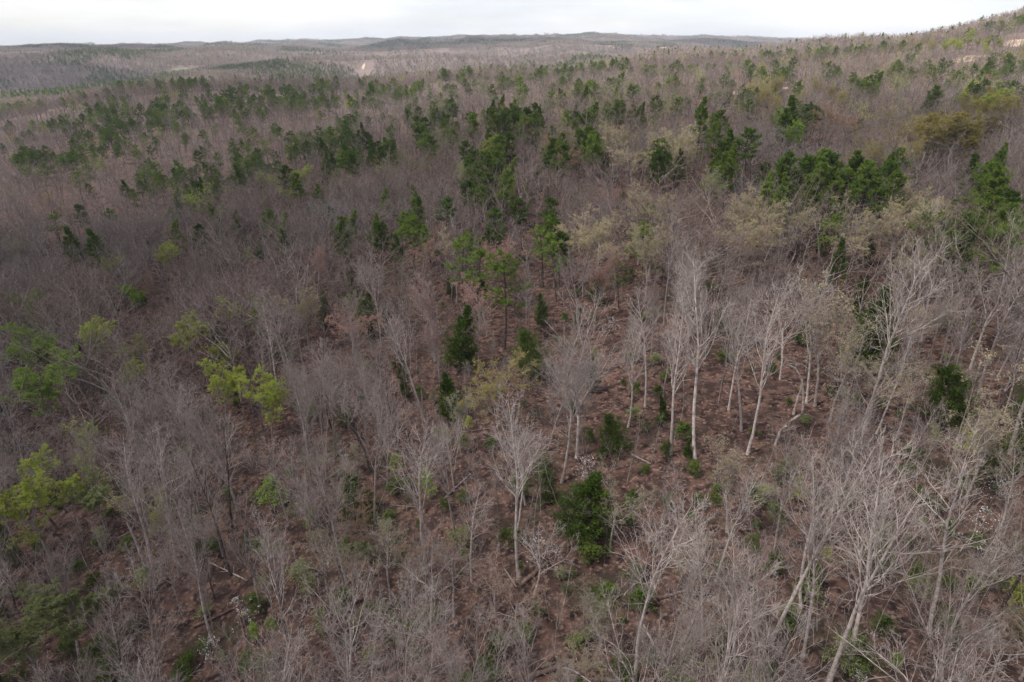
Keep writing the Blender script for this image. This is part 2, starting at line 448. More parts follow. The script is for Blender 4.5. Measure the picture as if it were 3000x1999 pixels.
def small_variant(res, bm, fm=None):
    tr, cr, fo = res
    v = [('trunk', make_mesh('small_trunk', tr, [bm])), ('branches' if fo else 'crown', make_mesh('small_branches', cr, [M['twig']]))]
    if fo: v.append(('blossom' if fm is M['white'] else 'foliage', make_mesh('small_foliage', fo, [fm])))
    return v
reg('dogwood', 6, [small_variant(small_tree(s, 6, (2, .085, .24), True), M['bark'], M['white']) for s in (71, 72, 73)])
reg('sapling', 6, [small_variant(small_tree(s, 6, None, False, 12, 5, 3, .035, .26, .25), M['bark']) for s in (81, 82, 83, 84)])
reg('leafsapling', 6, [small_variant(small_tree(s, 6, (3, .15, .75), False, 15, 6, 3, .045, .30, .2), M['bark'], M['green']) for s in (86, 87)])
reg('shrub', 2.2, [small_variant(small_tree(s, 2.2, (3, .11, .8), False, 16, 6, 3, .03, .62, .05), M['bark'], M['shrub']) for s in (91, 92, 93)])

# ------------------------------------------------------------------ ground
def ground():
    ys = np.concatenate([np.linspace(-90, 0, 19)[:-1], np.linspace(0, 300, 151)[:-1], np.geomspace(300, 12000, 210)])
    ss = np.linspace(-2, 2, 301)
    Yg, Sg = np.meshgrid(ys, ss, indexing='ij')
    Xg = Sg * (np.maximum(Yg, 0) + 30) 
    Zg = height(Xg, Yg)
    V = np.stack([Xg, Yg, Zg], -1).reshape(-1, 3)
    ni, nj = Yg.shape
    idx = np.arange(ni * nj).reshape(ni, nj)
    f = np.stack([idx[:-1, :-1], idx[:-1, 1:], idx[1:, 1:], idx[1:, :-1]], -1).reshape(-1, 4)
    m, n, l, o = mat('leaf_litter_floor')
    tc = n.new('ShaderNodeTexCoord'); v = tc.outputs['Object']
    c = mixrgb(n, l, noise(n, l, .06, 4, vec=v), (.088, .052, .042), (.138, .082, .064))
    c = mixrgb(n, l, noise(n, l, .9, 6, vec=v, lo=.40, hi=.62), c, (.028, .019, .018))
    c = mixrgb(n, l, noise(n, l, 2.2, 6, vec=v, lo=.54, hi=.68), c, (.21, .135, .112))
    c = mixrgb(n, l, noise(n, l, .35, 6, vec=v, lo=.52, hi=.66), c, (.048, .032, .028))
    c = mixrgb(n, l, noise(n, l, .11, 5, vec=v, lo=.56, hi=.80), c, (.040, .042, .024))
    # far off, where single trees are no longer built, the floor is a grey-brown carpet of twigs
    sx = n.new('ShaderNodeSeparateXYZ'); l.new(v, sx.inputs[0])
    mr = n.new('ShaderNodeMapRange'); mr.inputs['From Min'].default_value = 250; mr.inputs['From Max'].default_value = 900
    l.new(sx.outputs['Y'], mr.inputs['Value'])
    far = mixrgb(n, l, noise(n, l, .012, 5, vec=v), (.20, .158, .145), (.15, .118, .108))
    c = mixrgb(n, l, mr.outputs[0], c, far)
    d = n.new('ShaderNodeBsdfDiffuse'); l.new(c, d.inputs['Color'])
    b = n.new('ShaderNodeBump'); b.inputs['Strength'].default_value = .6; b.inputs['Distance'].default_value = .12
    nt = n.new('ShaderNodeTexNoise'); nt.inputs['Scale'].default_value = 4; nt.inputs['Detail'].default_value = 5
    l.new(v, nt.inputs['Vector']); l.new(nt.outputs['Fac'], b.inputs['Height']); l.new(b.outputs[0], d.inputs['Normal'])
    l.new(d.outputs[0], o.inputs[0])
    me = make_mesh('ground', [(V, f, 0)], [m])
    ob = bpy.data.objects.new('ground', me); COL.objects.link(ob)
    ob['kind'] = 'structure'; ob['label'] = 'rolling forest floor covered in brown leaf litter'
ground()

# ------------------------------------------------------------------ placing things
THINGS = []                                          # dicts for spacing and labels
PROTO = {}
def plant(name, key, var, x, y, h, cat, label=None, group=None, lean=0.0, fol=None, col=None, wide=1.0, look=None, sink=.15):
    """One tree: an Empty at its foot and one mesh object per part."""
    s = h / LH[key]
    z = float(height(x, y)) - sink
    pk = (name, key, var)
    if pk not in PROTO:
        root = bpy.data.objects.new(name, None)
        kids = []
        for pn, me in LIB[key][var]:
            k = bpy.data.objects.new(pn, me); k.parent = root; kids.append(k)
        PROTO[pk] = (root, kids)
    else:
        r0, k0 = PROTO[pk]
        root = r0.copy(); kids = []
        for k in k0:
            c = k.copy(); c.parent = root; kids.append(c)
    COL.objects.link(root)
    for k in kids:
        COL.objects.link(k)
        pn = k.name.split('.')[0]
        own = {}                                     # slot -> material of this one tree
        if fol and pn in ('foliage', 'blossom', 'crown'): own[0] = fol
        if name == 'bare_tree':
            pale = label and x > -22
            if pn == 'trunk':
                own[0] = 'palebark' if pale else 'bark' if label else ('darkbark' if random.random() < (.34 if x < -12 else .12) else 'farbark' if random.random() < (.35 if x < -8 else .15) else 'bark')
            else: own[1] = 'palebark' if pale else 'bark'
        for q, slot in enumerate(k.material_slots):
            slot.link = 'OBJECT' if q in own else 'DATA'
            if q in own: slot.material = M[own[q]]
    root.location = (x, y, z)
    q = Euler((random.gauss(0, .02), lean, 0)).to_matrix() @ Euler((0, 0, random.random() * 6.283)).to_matrix()
    root.rotation_euler = q.to_euler()
    root.scale = (s * wide, s * wide, s)
    root['category'] = cat
    if group: root['group'] = group
    px, py, dep = project(x, y, z)
    tx, ty, _ = project(x + math.tan(lean) * h, y, z + h)
    t = dict(o=root, kind=name, x=x, y=y, h=h, label=label, look=look, bx=float(px), by=float(py), tx=float(tx), ty=float(ty), dep=float(dep), cx=float(px * .35 + tx * .65), cy=float(py * .35 + ty * .65))
    THINGS.append(t)
    return t

def hero(name, key, var, base, top, cat, label, group=None, fol=None, wide=1.0, hmin=2, hmax=30, look=None):
    """Foot and top of a tree measured in the photograph; the foot is found on the terrain and gives the distance."""
    p = cast(*base)
    if p is None: return
    x, y, z = p
    a, b, c = pixdir(*top)
    zt = CAMZ + c / b * y; xt = a / b * y
    h = min(max(zt - z, hmin), hmax)
    lean = max(-.07, min(.07, math.atan2(xt - x, h)))
    return plant(name, key, var, x, y, h, cat, label, group, lean, fol, wide=wide, look=look)

def hero_top(name, key, var, top, h, cat, label, group=None, fol=None, wide=1.0, look=None):
    p = cast(top[0], top[1], h)
    if p is None: return
    return plant(name, key, var, p[0], p[1], h, cat, label, group, random.gauss(0, .02), fol, wide=wide, look=look)

B, G = 'bare_tree', 'bare trees of the slope'
def bare(key, var, base, top, label, wide=.88, **k): return hero(B, key, var, base, top, 'tree', label, G, wide=wide, **k)
# trees whose whole trunk the photo shows (foot, top)
bare('narrow', 1, (2430, 1998), (2625, 1330), 'tall grey tree, larger stem of the leaning close pair over reddish litter')
bare('narrow', 0, (2480, 1968), (2680, 1330), 'tall grey tree, slimmer stem of the leaning close pair over reddish litter', hmax=24)
bare('narrow', 1, (2262, 1872), (2455, 1285), 'tall straight grey tree with thick trunk on the bare litter near the bottom edge')
bare('narrow', 2, (2345, 1782), (2440, 1325), 'slim tall grey trunk just behind the thick straight tree near the bottom edge')
bare('spread', 0, (2165, 1998), (2235, 1495), 'crooked grey tree with forked trunk and pale twisted limbs at the bottom edge')
bare('narrow', 3, (2722, 1852), (2790, 1255), 'slender upright tree between the leaning pair and the leaning forked tree')
bare('vase', 2, (2775, 1880), (2925, 1470), 'forked grey tree leaning right beside the white blossoms at lower right')
bare('narrow', 3, (2912, 1592), (3015, 1320), 'straight grey tree leaning out of the frame at the lower right side')
bare('vase', 2, (2030, 1995), (2010, 1690), 'multi-limbed pale tree standing at the bottom edge by the crooked forked tree')
bare('narrow', 4, (2132, 1950), (2085, 1590), 'thin grey tree among tangled twigs left of the crooked forked tree')
bare('narrow', 0, (2058, 1882), (2075, 1480), 'upright grey tree with whitish twigs in the lower right thicket')
bare('narrow', 1, (2098, 1702), (2148, 1335), 'slim grey tree topped with tan buds in the lower right thicket', fol=None)
bare('spread', 2, (2900, 1998), (2925, 1770), 'low spreading grey tree in the bottom right corner')
bare('spread', 3, (2252, 1998), (2242, 1830), 'small crooked bare tree on the litter at the bottom edge')
bare('narrow', 2, (1520, 1697), (1530, 1180), 'tall straight tree with reddish grey trunk standing alone in the lower middle')
bare('narrow', 3, (1382, 1702), (1370, 1390), 'slim pale tree left of the lone straight tree in the lower middle')
bare('spread', 0, (1565, 1742), (1605, 1470), 'pale tree with one long limb bent to the right over the fallen log')
bare('narrow', 4, (1250, 1680), (1110, 1195), 'tall grey tree leaning left with short side limbs in the lower middle')
bare('vase', 3, (1345, 1998), (1215, 1640), 'grey tree with forked crooked trunk leaning left at the bottom middle')
bare('spread', 1, (1025, 1999), (1085, 1640), 'broad pale tree with bright bent limbs at the bottom, left of middle')
bare('narrow', 4, (1858, 1998), (1890, 1395), 'large grey tree with dense ascending crown at the bottom, right of middle')
bare('narrow', 1, (1955, 1960), (1962, 1590), 'slim grey pole-like tree beside the large dense crown at the bottom')
bare('vase', 1, (1450, 1999), (1470, 1820), 'low fan-shaped bare crown at the bottom middle edge')
bare('narrow', 2, (455, 1722), (310, 1285), 'dark grey tree leaning left from the shady ravine')
bare('narrow', 3, (525, 1692), (468, 1265), 'grey tree with pale crooked side limb in the shady ravine')
bare('vase', 2, (452, 1935), (390, 1620), 'dark thin tree in the ravine above the bottom left thicket')
bare('spread', 2, (230, 1850), (235, 1550), 'pale forked tree with long branches in the bottom left thicket')
bare('narrow', 4, (215, 1840), (125, 1565), 'thin grey tree leaning left in the bottom left thicket')
bare('narrow', 0, (920, 1602), (875, 1275), 'pale grey tree with bare side limbs, lower left of middle')
bare('vase', 3, (458, 1999), (505, 1815), 'small bright grey tree at the bottom left edge')
bare('vase', 0, (1690, 1342), (1635, 930), 'big grey tree with wide ascending crown in the very middle right', wide=1.2)
bare('narrow', 1, (1240, 1227), (1188, 870), 'tall thin tree leaning left beside the reddish budding tree')
bare('narrow', 2, (1840, 1252), (1808, 950), 'pale tree with fan crown on the open litter, left one of the middle row')
bare('narrow', 3, (1890, 1192), (1880, 850), 'slender pale trunk on the open litter, second of the middle row')
bare('narrow', 4, (1965, 1332), (1938, 870), 'slender tall trunk on the open litter, front one of the middle row')
bare('narrow', 2, (2035, 1342), (2062, 750), 'very tall grey tree with full twiggy crown right of the middle')
bare('narrow', 0, (2135, 1202), (2165, 850), 'slim tree behind the very tall twiggy tree on the litter slope')
bare('narrow', 1, (2172, 1262), (2188, 880), 'slender upright tree just right of the very tall twiggy tree')
bare('narrow', 2, (2190, 1332), (2235, 830), 'straight grey tree two trunks right of the very tall twiggy tree')
bare('spread', 3, (2285, 1112), (2300, 800), 'grey tree with broken crooked top left of the cream-budded pair')
bare('vase', 2, (2362, 1182), (2398, 770), 'tall pale trunk with crooked limbs, left one of the cream-budded pair')
bare('narrow', 1, (2532, 1262), (2690, 680), 'tall leaning grey tree right of the big dark cedar')
bare('narrow', 3, (2567, 1272), (2695, 950), 'slim leaning tree in front of the tall leaning tree right of the cedar')
bare('narrow', 4, (2622, 1292), (2735, 1085), 'thin leaning trunk lower right of the big dark cedar')
bare('vase', 0, (2842, 1082), (2975, 690), 'thick leaning tree near the right edge below the dark pines')
bare('spread', 0, (2775, 1345), (2775, 1215), 'small white-limbed tree forking widely below the sprawling cedar at right')
bare('spread', 1, (1542, 945), (1520, 810), 'pale multi-stemmed tree with lime buds above the middle cedars')
bare('spread', 2, (640, 1062), (600, 860), 'grey tree with spreading crown above the three lime-green trees')
bare('spread', 3, (275, 1182), (262, 1030), 'dark-trunked tree with flat wide bare crown beside the left green tree')
bare('narrow', 1, (405, 1165), (300, 960), 'dark tree leaning left behind the lime-green trees')
bare('narrow', 2, (512, 1305), (440, 1120), 'dark trunk leaning left below the lime-green trees')
bare('narrow', 1, (815, 1172), (768, 880), 'tall grey tree with white side branches above the pale green tree')
bare('narrow', 3, (862, 1142), (788, 850), 'thin grey tree leaning left, left of the green-and-white birch')
bare('narrow', 4, (895, 1112), (850, 860), 'thin tree left of the sparse whitish-green tree')
bare('vase', 2, (1115, 1010), (1085, 740), 'bushy grey tree with purple-brown crown behind the middle cedar')
bare('spread', 0, (1540, 1480), (1545, 1185), 'pale crooked tree with tangled white branches below the golden tree')
bare('vase', 3, (1135, 1420), (1090, 1200), 'white-barked tree with dense twigs left of the lower middle')
bare('vase', 1, (1330, 1440), (1290, 1230), 'forked pale tree in tangled twigs below the olive cedar')
bare('vase', 0, (2700, 1000), (2640, 650), 'large fan-crowned grey tree right of centre below the pines')
bare('spread', 1, (2470, 760), (2470, 640), 'twisted orange-grey tree with thick knotted limbs right of centre')
# dead snag, curved and broken
snag_t = None

CE, CG = 'cedar_tree', 'cedars among the bare trees'
def ced(var, base, top, label, **k): return hero(CE, 'cedar', var, base, top, 'cedar', label, CG, hmin=3, hmax=16, **k)
ced(0, (1348, 1085), (1350, 888), 'big dark conical cedar in the middle of the slope')
ced(0, (1322, 1235), (1318, 1085), 'olive cedar just below the big dark conical cedar')
ced(1, (1180, 1115), (1178, 1030), 'small dark cedar left of the big conical cedar')
ced(2, (1560, 1110), (1545, 965), 'broad dark cedar behind the golden budding tree')
ced(1, (1735, 1150), (1722, 1030), 'dark cedar behind the big ascending bare crown')
ced(1, (1690, 960), (1692, 895), 'narrow little cedar behind twigs above the middle')
ced(1, (1585, 960), (1590, 858), 'slim dark cedar beside the multi-stemmed pale tree')
ced(2, (1800, 1335), (1798, 1215), 'round bright cedar at the foot of the litter slope')
ced(0, (1715, 1585), (1728, 1360), 'largest fresh green cedar, bushy, in the lower middle', wide=1.3)
ced(2, (1600, 1470), (1610, 1385), 'low cedar left of the largest fresh green cedar')
ced(0, (2520, 1095), (2568, 835), 'big dark cedar with ragged top among the bare trunks at right', wide=1.1)
ced(2, (2770, 1250), (2768, 1070), 'sprawling olive cedar near the right edge', wide=1.25)
ced(1, (2342, 1010), (2342, 915), 'small dark cedar between pale trunks right of the middle')
ced(2, (2900, 1400), (2905, 1300), 'dark low cedar at the right edge above the blossoms')
ced(1, (1945, 1230), (1945, 1155), 'small green cedar on the open litter slope')
ced(1, (950, 960), (950, 850), 'dark narrow cedar left of the whitish-green birch')
ced(0, (1080, 990), (1075, 850), 'dark cedar clump behind the whitish-green birch')
ced(1, (1190, 1170), (1185, 1090), 'dim cedar low in the shade left of the olive cedar')
ced(1, (2015, 1340), (2012, 1290), 'little bright cedar at the foot of the very tall tree')

PI, PG = 'pine_tree', 'pines across the forest'
def pin(key, var, base, top, label, **k): return hero(PI, key, var, base, top, 'pine', label, PG, hmin=8, hmax=24, wide=1.3, **k)
pin('sparsepine', 0, (1362, 915), (1345, 688), 'bright open pine with tiered branches, left one of the middle trio')
pin('sparsepine', 1, (1396, 945), (1382, 730), 'bright open pine, centre one of the middle trio')
pin('sparsepine', 0, (1478, 1025), (1470, 745), 'thin bright pine, right one of the middle trio')
pin('sparsepine', 1, (1630, 885), (1622, 698), 'narrow pine with high tuft standing among grey trunks')
pin('sparsepine', 0, (1875, 845), (1872, 655), 'bright pine with layered crown right of the middle')
pin('sparsepine', 1, (1812, 905), (1822, 765), 'leaning low pine with drooping bright branches right of the middle')
pin('pine', 1, (1180, 760), (1175, 620), 'green pine half hidden by grey twigs left of the middle')
def pint(key, var, top, h, label, wide=1.25): return hero_top(PI, key, var, top, h, 'pine', label, PG, wide=wide)
pint('sparsepine', 0, (150, 622), 15, 'small lone pine, highest of the four at the left side')
pint('pine', 3, (228, 597), 15, 'dark tufted lone pine above the leaning pair at the left')
pint('pine', 5, (186, 662), 17, 'narrow leaning pine, left one of the pair at the left')
pint('pine', 5, (262, 665), 17, 'narrow leaning pine, right one of the pair at the left')
pint('pine', 4, (496, 640), 15, 'broad pine behind the yellow-green tree at the left')
pint('pine', 3, (832, 485), 18, 'dark dense pine, left one of the pair below the pine grove')
pint('pine', 1, (872, 508), 17, 'dark dense pine, right one of the pair below the pine grove')
pint('pine', 4, (2060, 283), 24, 'tall dark pine with ragged spire above the right pine group', wide=.9)
pint('pine', 5, (2314, 278), 22, 'lone conical evergreen with wide lower branches upper right of centre', wide=1.1)
pint('pine', 0, (2108, 325), 18, 'rounded pine right beside the tall ragged spire')
pint('pine', 2, (2205, 380), 18, 'bulky dark pine right of the ragged spire group')

BU, BG = 'budding_tree', 'trees coming into leaf'
def bud(fol, base, top, label, key='bud', var=0, wide=1.25, **k): return hero(BU, key, var, base, top, 'tree', label, BG, fol=fol, wide=wide, hmin=4, hmax=22, **k)
def lime(fol, top, h, label, var=0, wide=1.15): return hero_top(BU, 'budfull', var, top, h, 'tree', label, BG, fol=fol, wide=wide * 1.1)
lime('green', (62, 960), 16, 'large bright green leafing tree at the left edge, upper one', 0, 1.3)
lime('green', (105, 1065), 15, 'large bright green leafing tree at the left edge, lower one', 2, 1.4)
lime('yellowgreen', (55, 1395), 15, 'yellow-green leafing tree at the lower left edge', 1, 1.3)
lime('palegreen', (150, 1720), 11, 'dull olive leafing thicket tree in the bottom left corner', 3, 1.5)
lime('palegreen', (40, 1800), 10, 'olive leafing tree in the corner at the very bottom left', 2, 1.4)
lime('palegreen', (255, 1390), 10, 'thin olive leafing tree between the yellow-green tree and the ravine trunks', 0, 1.1)
lime('yellowgreen', (530, 918), 13, 'wide yellow-green leafing tree, topmost of the lime trio', 1, 1.35)
lime('yellowgreen', (628, 1062), 12, 'lime-green round leafing tree, middle one of the trio', 0, 1.2)
lime('yellowgreen', (768, 1115), 11, 'pale lime leafing tree, lowest of the trio', 2, 1.25)
lime('green', (375, 820), 12, 'fresh green leafing tree, solitary, left of the middle', 3, 1.1)
lime('yellowgreen', (475, 705), 13, 'yellow-green leafing tree below a dark pine at the left', 1, 1.3)
bud('gold', (1500, 1290), (1462, 1035), 'golden-yellow budding tree with pale curved limbs in the middle', var=1, wide=1.35)
bud('palegreen', (1035, 1035), (1022, 855), 'sparse whitish-green birch-like tree', key='budthin', var=2)
bud('pink', (1275, 1060), (1225, 825), 'reddish budding tree left of the big dark cedar', key='budthin', var=0)
bud('cream', (2388, 1190), (2452, 830), 'leaning tree with cream buds, right one of the pale pair', key='budthin', var=0)
bud('cream', (2960, 1330), (2985, 920), 'big cream-budded tree on the right edge', key='budthin', var=1, wide=1.4)
bud('cream', (2545, 1230), (2600, 970), 'tan-budded tree in front of the big dark cedar', key='budthin', var=1)
bud('gold', (2700, 1180), (2740, 1040), 'small yellow-olive budding tree above the sprawling cedar', key='budthin', var=1)
bud('cream', (2130, 1560), (2130, 1290), 'tan-budded bare tree in the lower right thicket', key='budthin', var=0)
bud('rust', (1110, 1610), (1075, 1435), 'small orange-red budding tree, lower left of middle', key='bud', var=1)
bud('rust', (1450, 1790), (1440, 1590), 'rusty budding sapling crown above the bottom middle', key='budthin', var=1)
bud('cream', (1720, 2010), (1710, 1885), 'yellow-cream flowering crown at the bottom edge', key='bud', var=3, wide=1.6)
bud('palegreen', (1755, 1960), (1720, 1760), 'thin olive-green budding tree at the bottom, right of middle', key='budthin', var=0)
bud('rust', (2990, 1990), (2960, 1740), 'dull orange budding thicket tree in the bottom right corner', key='budthin', var=1)
def budt(fol, top, h, label, key='bud', var=0, wide=1.25): return hero_top(BU, key, var, top, h, 'tree', label, BG, fol=fol, wide=wide)
budt('yellowgreen', (890, 485), 14, 'lime-green rounded tree beside the dark pine pair', key='budfull', var=0, wide=1.7)
budt('yellowgreen', (1445, 382), 17, 'bright yellow-green tree behind the central pine clump', key='budfull', var=3, wide=1.7)
budt('cream', (1888, 552), 17, 'lime-cream rounded tree among grey crowns upper right of middle', key='bud', var=0, wide=1.2)
budt('cream', (1870, 375), 20, 'big cream domed tree upper right of middle', key='bud', var=3, wide=1.35)
budt('cream', (2015, 368), 20, 'tan domed tree left of the tall ragged pine', key='bud', var=0, wide=1.25)
budt('palegreen', (2075, 492), 15, 'narrow pale lime tree right of the grey crowns', key='bud', var=2)
budt('rust', (2440, 285), 20, 'large round rusty-grey tree upper right', key='bud', var=1, wide=1.5)
budt('gold', (2740, 315), 20, 'broad golden tree upper right, left one', key='budfull', var=1, wide=1.7)
budt('gold', (2840, 330), 19, 'broad golden tree upper right, right one', key='budfull', var=3, wide=1.7)
budt('yellowgreen', (2900, 255), 20, 'wide yellow-olive tree near the right edge below pines', key='budfull', var=1, wide=1.7)
budt('cream', (2240, 620), 16, 'sparse olive-cream crown right of the middle', key='bud', var=0, wide=1.4)
budt('rust', (435, 790), 11, 'faint orange budding tree left of the middle', key='bud', var=1)
budt('cream', (880, 840), 14, 'tan-budded crown left of the dark cedars', key='bud', var=0)

LS, LG = 'leafy_sapling', 'fresh green saplings'
def sap(fol, top, h, label, key='leafsapling', var=0, wide=1.2): return hero_top(LS, key, var, top, h, 'sapling', label, LG, fol=fol, wide=wide)
sap('green', (2448, 585), 8, 'vivid green sapling at the foot of the right pine group', wide=1.0)
sap('green', (728, 725), 6, 'small vivid green sapling left of the middle', var=1)
sap('green', (665, 1035), 3.5, 'tiny bright green sapling behind the lime trio', var=1)
sap('green', (800, 1410), 4.5, 'low wide green sapling, lower left of middle', var=0, wide=2.2)
sap('green', (1247, 1375), 5, 'bright green sapling beside the tall leaning grey tree', var=1)
sap('green', (405, 1670), 4, 'green sapling in the shady ravine between dark trunks', var=0, wide=1.4)
sap('yellowgreen', (1160, 1330), 4, 'yellowish sapling low left of the white-branched tree', var=1)
sap('green', (900, 1500), 3, 'small green sapling in brown brush', var=0, wide=1.5)
sap('shrub', (2600, 1570), 5, 'deep green sapling between the leaning pair and the white blossoms', var=0, wide=1.5)

DW, DG = 'dogwood', 'white flowering dogwoods'
def dog(top, h, label, var=0, wide=1.1): return hero_top(DW, 'dogwood', var, top, h, 'tree', label, DG, wide=wide)
dog((700, 1752), 5, 'white flowering dogwood at the end of the fallen log, bottom left', 0)
dog((600, 1875), 4.5, 'white flowering dogwood near the bottom edge, left', 1)
dog((2860, 1490), 5.5, 'white flowering dogwood at lower right beside the leaning forked tree', 2)
dog((2530, 1015), 5, 'white flowering dogwood in front of the big dark cedar, upper one', 0)
dog((2462, 1050), 4.5, 'white flowering dogwood in front of the big dark cedar, lower one', 1)
dog((1715, 1340), 5, 'white flowering dogwood above the largest green cedar', 1)
dog((1775, 925), 5, 'white flowering dogwood in the open patch above the middle', 2)
dog((1600, 1580), 5, 'sparse white dogwood behind the bent-limbed pale tree', 2)
dog((310, 1165), 4.5, 'white flowering dogwood in the shade beside the left green trees', 0)
dog((775, 365), 7, 'white blossom patch on the shaded far slope, left one', 1)
dog((885, 355), 7, 'white blossom patch on the shaded far slope, right one', 0)
dog((2935, 1385), 4, 'small dogwood at the right edge below the low cedar', 2)
dog((2390, 380), 5, 'far white dogwood below the lone conical evergreen', 2)
dog((2650, 760), 7, 'thin white dogwood beside the fan-crowned grey tree', 1)
dog((2510, 1975), 2.5, 'low white dogwood at the bottom edge right of the leaning pair', 2)
dog((1120, 310), 7, 'far white blossom by the pine grove', 0)

# ---- dead snag and fallen logs
def tube_thing(name, pts, radii, m, cat, label, group=None, sides=8):
    """pts in metres; bent stem with closed ends and a few broken stubs as parts"""
    P = np.array(pts, float); Rr = np.array(radii, float)
    # refine
    t = np.linspace(0, len(P) - 1, len(P) * 4 - 3)
    g = np.random.default_rng(len(THINGS))
    Pf = np.stack([np.interp(t, np.arange(len(P)), P[:, i]) for i in range(3)], 1) + g.normal(0, Rr.mean() * .12, (len(t), 3))
    Rf = np.interp(t, np.arange(len(P)), Rr) * g.uniform(.9, 1.1, len(t))
    o = P[0].copy(); Pf = Pf - o
    V, f = tubes(Pf[None], Rf[None], sides)
    caps = [np.array([list(range(sides))[::-1]]), np.array([list(range(len(V) - sides, len(V)))])]
    root = bpy.data.objects.new(name, None); COL.objects.link(root); root.location = o
    k = bpy.data.objects.new('trunk', make_mesh(name + '_trunk', [(V, f, 0), (V[:0].reshape(0, 3), np.zeros((0, 4), int), 0)], [m])); k.parent = root; COL.objects.link(k)
    C, CR, L = children(Pf[None], Rf[None], 7, .3, 1, .9, .25, np.array([np.linalg.norm(Pf[-1]) * .22]), 5, .2, .02, .45, .3, g, .3, .015)
    b = bpy.data.objects.new('branch_stubs', make_mesh(name + '_stubs', [(*tubes(C, CR, 5), 0)], [m])); b.parent = root; COL.objects.link(b)
    root['category'] = cat
    if group: root['group'] = group
    a, c2, dep = project(*(o + Pf[len(Pf) // 2]))
    THINGS.append(dict(o=root, kind=name, x=float(o[0]), y=float(o[1]), h=1, label=label, look=None, bx=float(a), by=float(c2), tx=float(a), ty=float(c2), cx=float(a), cy=float(c2), dep=float(dep)))
    return root
def log(p0, p1, r, label, m='log'):
    a, b = cast(*p0), cast(*p1)
    if a is None or b is None: return
    n = 5
    pts = []
    for i in range(n):
        t = i / (n - 1); x = a[0] * (1 - t) + b[0] * t; y = a[1] * (1 - t) + b[1] * t
        pts.append((x, y, float(height(x, y)) + r * .9))
    tube_thing('fallen_log', pts, np.linspace(r, r * .5, n), M[m], 'log', label, 'fallen logs on the forest floor')
log((570, 1840), (690, 1785), .22, 'reddish fallen log leading to the white dogwood, bottom left')
log((1520, 1722), (1605, 1652), .28, 'reddish fallen log beside the lone straight tree in the lower middle')
log((1540, 1992), (1690, 1938), .26, 'grey fallen log on the litter at the bottom middle')
log((2402, 1085), (2495, 1122), .30, 'dark fallen log below the white dogwoods at right', 'darkbark')
log((2290, 1270), (2345, 1252), .16, 'thin fallen log at the foot of the broken snag')
log((1970, 1990), (1885, 1835), .14, 'long grey leaning log at the bottom right of middle', 'bark')
log((1850, 1335), (1905, 1362), .14, 'pale fallen log at the edge of the open litter', 'bark')
log((2800, 1572), (2860, 1558), .2, 'reddish fallen log below the dogwood at lower right')
log((1060, 1613), (1145, 1648), .16, 'dark curved fallen limb with pale tip, lower left of middle', 'darkbark')
for _ in range(28):
    q = cast(random.uniform(50, 2950), random.uniform(1000, 1950))
    if q is None: continue
    a = random.uniform(0, 3.14); L = random.uniform(3, 9); r = random.uniform(.08, .2)
    pts = [(q[0] + math.cos(a) * L * t, q[1] + math.sin(a) * L * t, float(height(q[0] + math.cos(a) * L * t, q[1] + math.sin(a) * L * t)) + r * .8) for t in (0, .3, .6, 1)]
    tube_thing('fallen_log', pts, np.linspace(r, r * .5, 4), M[random.choice(['log', 'log', 'bark', 'darkbark'])], 'log', None, 'fallen logs on the forest floor')
def snag(base, rel, r, label, m='deadwood'):
    p = cast(*base)
    pts = [(p[0] + dx, p[1] + dy, p[2] + dz) for dx, dy, dz in rel]
    tube_thing('dead_snag', pts, np.linspace(r, r * .45, len(pts)), M[m], 'dead tree', label)
snag((2270, 1305), [(0, 0, -.2), (.3, 0, 2), (1.6, .1, 3.8), (2.7, .1, 4.6), (2.5, .2, 7), (1.8, .2, 9.5), (.8, .3, 11), (-.4, .3, 11.6)], .2, 'crooked zigzag dead snag with bleached wood on the litter slope')
snag((2325, 1215), [(0, 0, -.2), (.1, 0, 2.5), (.3, 0, 4.6)], .2, 'short splintered orange-white stump beside the zigzag snag')
snag((458, 1722), [(0, 0, -.2), (-.5, 0, 4), (-.9, .1, 8), (-1.2, .1, 10.5)], .26, 'broken-topped grey trunk in the shady ravine', 'bark')
snag((1395, 938), [(0, 0, -.2), (.2, 0, 1.2), (.4, 0, 2.2)], .13, 'short white stump by the middle pine trio')

